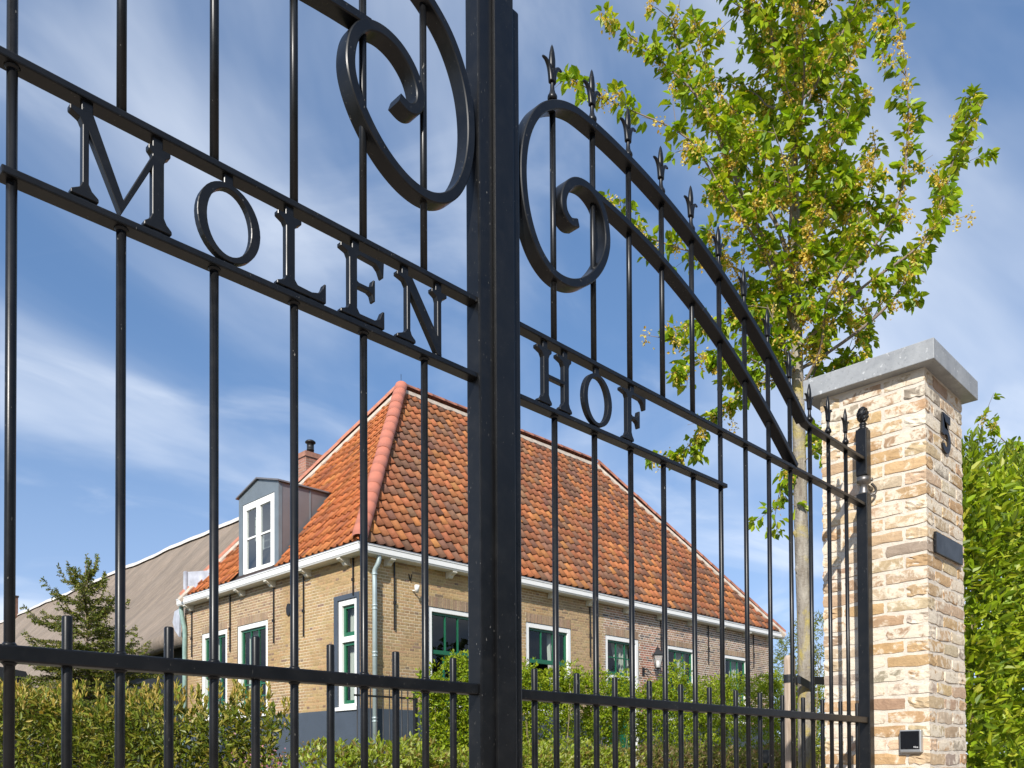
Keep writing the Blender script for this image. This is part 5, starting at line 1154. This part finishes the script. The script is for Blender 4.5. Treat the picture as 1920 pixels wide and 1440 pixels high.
# ---- young fir in front of the barn
fir = thing('fir_tree', 'small dark green fir tree in front of the thatched roof', 'tree', (4.93, 14.84, -1.1))
m = MB(); m.tube([(4.98, 14.82, -1.1), (4.96, 14.83, 1.2), (4.93, 14.84, 3.28)], [.07, .045, .006], 8); m.build('trunk', M_TWIG, fir)
NP, ND, NL = [], [], []; br_ = MB(); rf = random.Random(5)
for w in range(21):
    z = 3.02 - w * .155 - rf.uniform(0, .06); R_ = .20 + 1.05 * min(1.0, (w / 12.0) ** .8); nb = 6 + w // 3
    for b in range(nb):
        a = 2 * math.pi * (b + rf.random() * .5) / nb + w; Lb = R_ * rf.uniform(.6, 1.22); o = np.array((4.95, 14.83, z + rf.uniform(-.08, .08))); tl_ = rf.uniform(-.12, .22) + (.12 if w < 7 else 0); h = np.array((math.cos(a), math.sin(a), 0))
        pts = [o, o + h * Lb * .4 + np.array((0, 0, .05 + tl_ * .4)), o + h * Lb * .75 + np.array((0, 0, .02 + tl_ * .8)), o + h * Lb + np.array((0, 0, .12 + tl_ * 1.3))]
        P_ = spline(pts, 4); br_.tube(P_, [.009 * (1 - .85 * i / (len(P_) - 1)) for i in range(len(P_))], 4, cap=False)
        tw = [(P_[i], P_[i + 1]) for i in range(len(P_) - 1)]
        for q in range(2, len(P_) - 1):
            for sgn in (-1, 1):
                Lt = Lb * .34 * (1.15 - q / len(P_)) * rf.uniform(.6, 1.2); sd = np.cross(h, (0, 0, 1)) * sgn
                e = np.array(P_[q]) + (h * .7 + sd * .75) * Lt + np.array((0, 0, -.03 + .04 * rf.random())); tw.append((P_[q], (np.array(P_[q]) + e) / 2)); tw.append(((np.array(P_[q]) + e) / 2, e)); br_.tube([P_[q], e], [.004, .0015], 3, cap=False)
        for (p, q) in tw:
            p, q = np.array(p), np.array(q); d = q - p; ln = np.linalg.norm(d); nn = max(4, int(ln / .0075)); 
            for i in range(nn):
                NP.append(p + d * (i + rf.random()) / nn); v = np.array((rf.gauss(0, 1), rf.gauss(0, 1), rf.gauss(.15, .8))); v -= d / (ln + 1e-9) * (v @ d) / (ln + 1e-9); ND.append(d / (ln + 1e-9) * .8 + v / (np.linalg.norm(v) + 1e-9)); NL.append(rf.uniform(.022, .036))
br_.build('branches', M_TWIG, fir); NP = np.array(NP); n = len(NP); NL = np.array(NL)
leaves('needles', NP, np.array(ND), rdir(n), NL * 1.25, np.full(n, .017), pick([(.11, .145, .016), (.14, .175, .018), (.17, .185, .02), (.08, .115, .014), (.21, .19, .03)], n), M_NEEDLE, fir, fold=.1, curl=.05)
print('needles', n)

# ---- dark tree belt across the street, seen only as reflections in window panes and paint
RNG = np.random.default_rng(77)
def belt(n):
    x = RNG.uniform(-34, 34, n); zt = 6.2 + 1.3 * np.sin(x * .45) + .8 * np.sin(x * 1.1 + 1); z = -1.1 + (zt + 1.1) * RNG.uniform(0, 1, n) ** .8
    return np.column_stack([x, -13.5 + RNG.uniform(-1.3, 1.3, n), z]), rdir(n)
P_, O_ = belt(9000)
o = leaves('street_trees', P_, O_, rdir(9000), RNG.uniform(.35, .6, 9000), RNG.uniform(.25, .45, 9000), pick([(.05, .075, .015), (.07, .10, .02), (.035, .055, .012)], 9000), M_LEAF, None)
tag(o, kind='stuff')
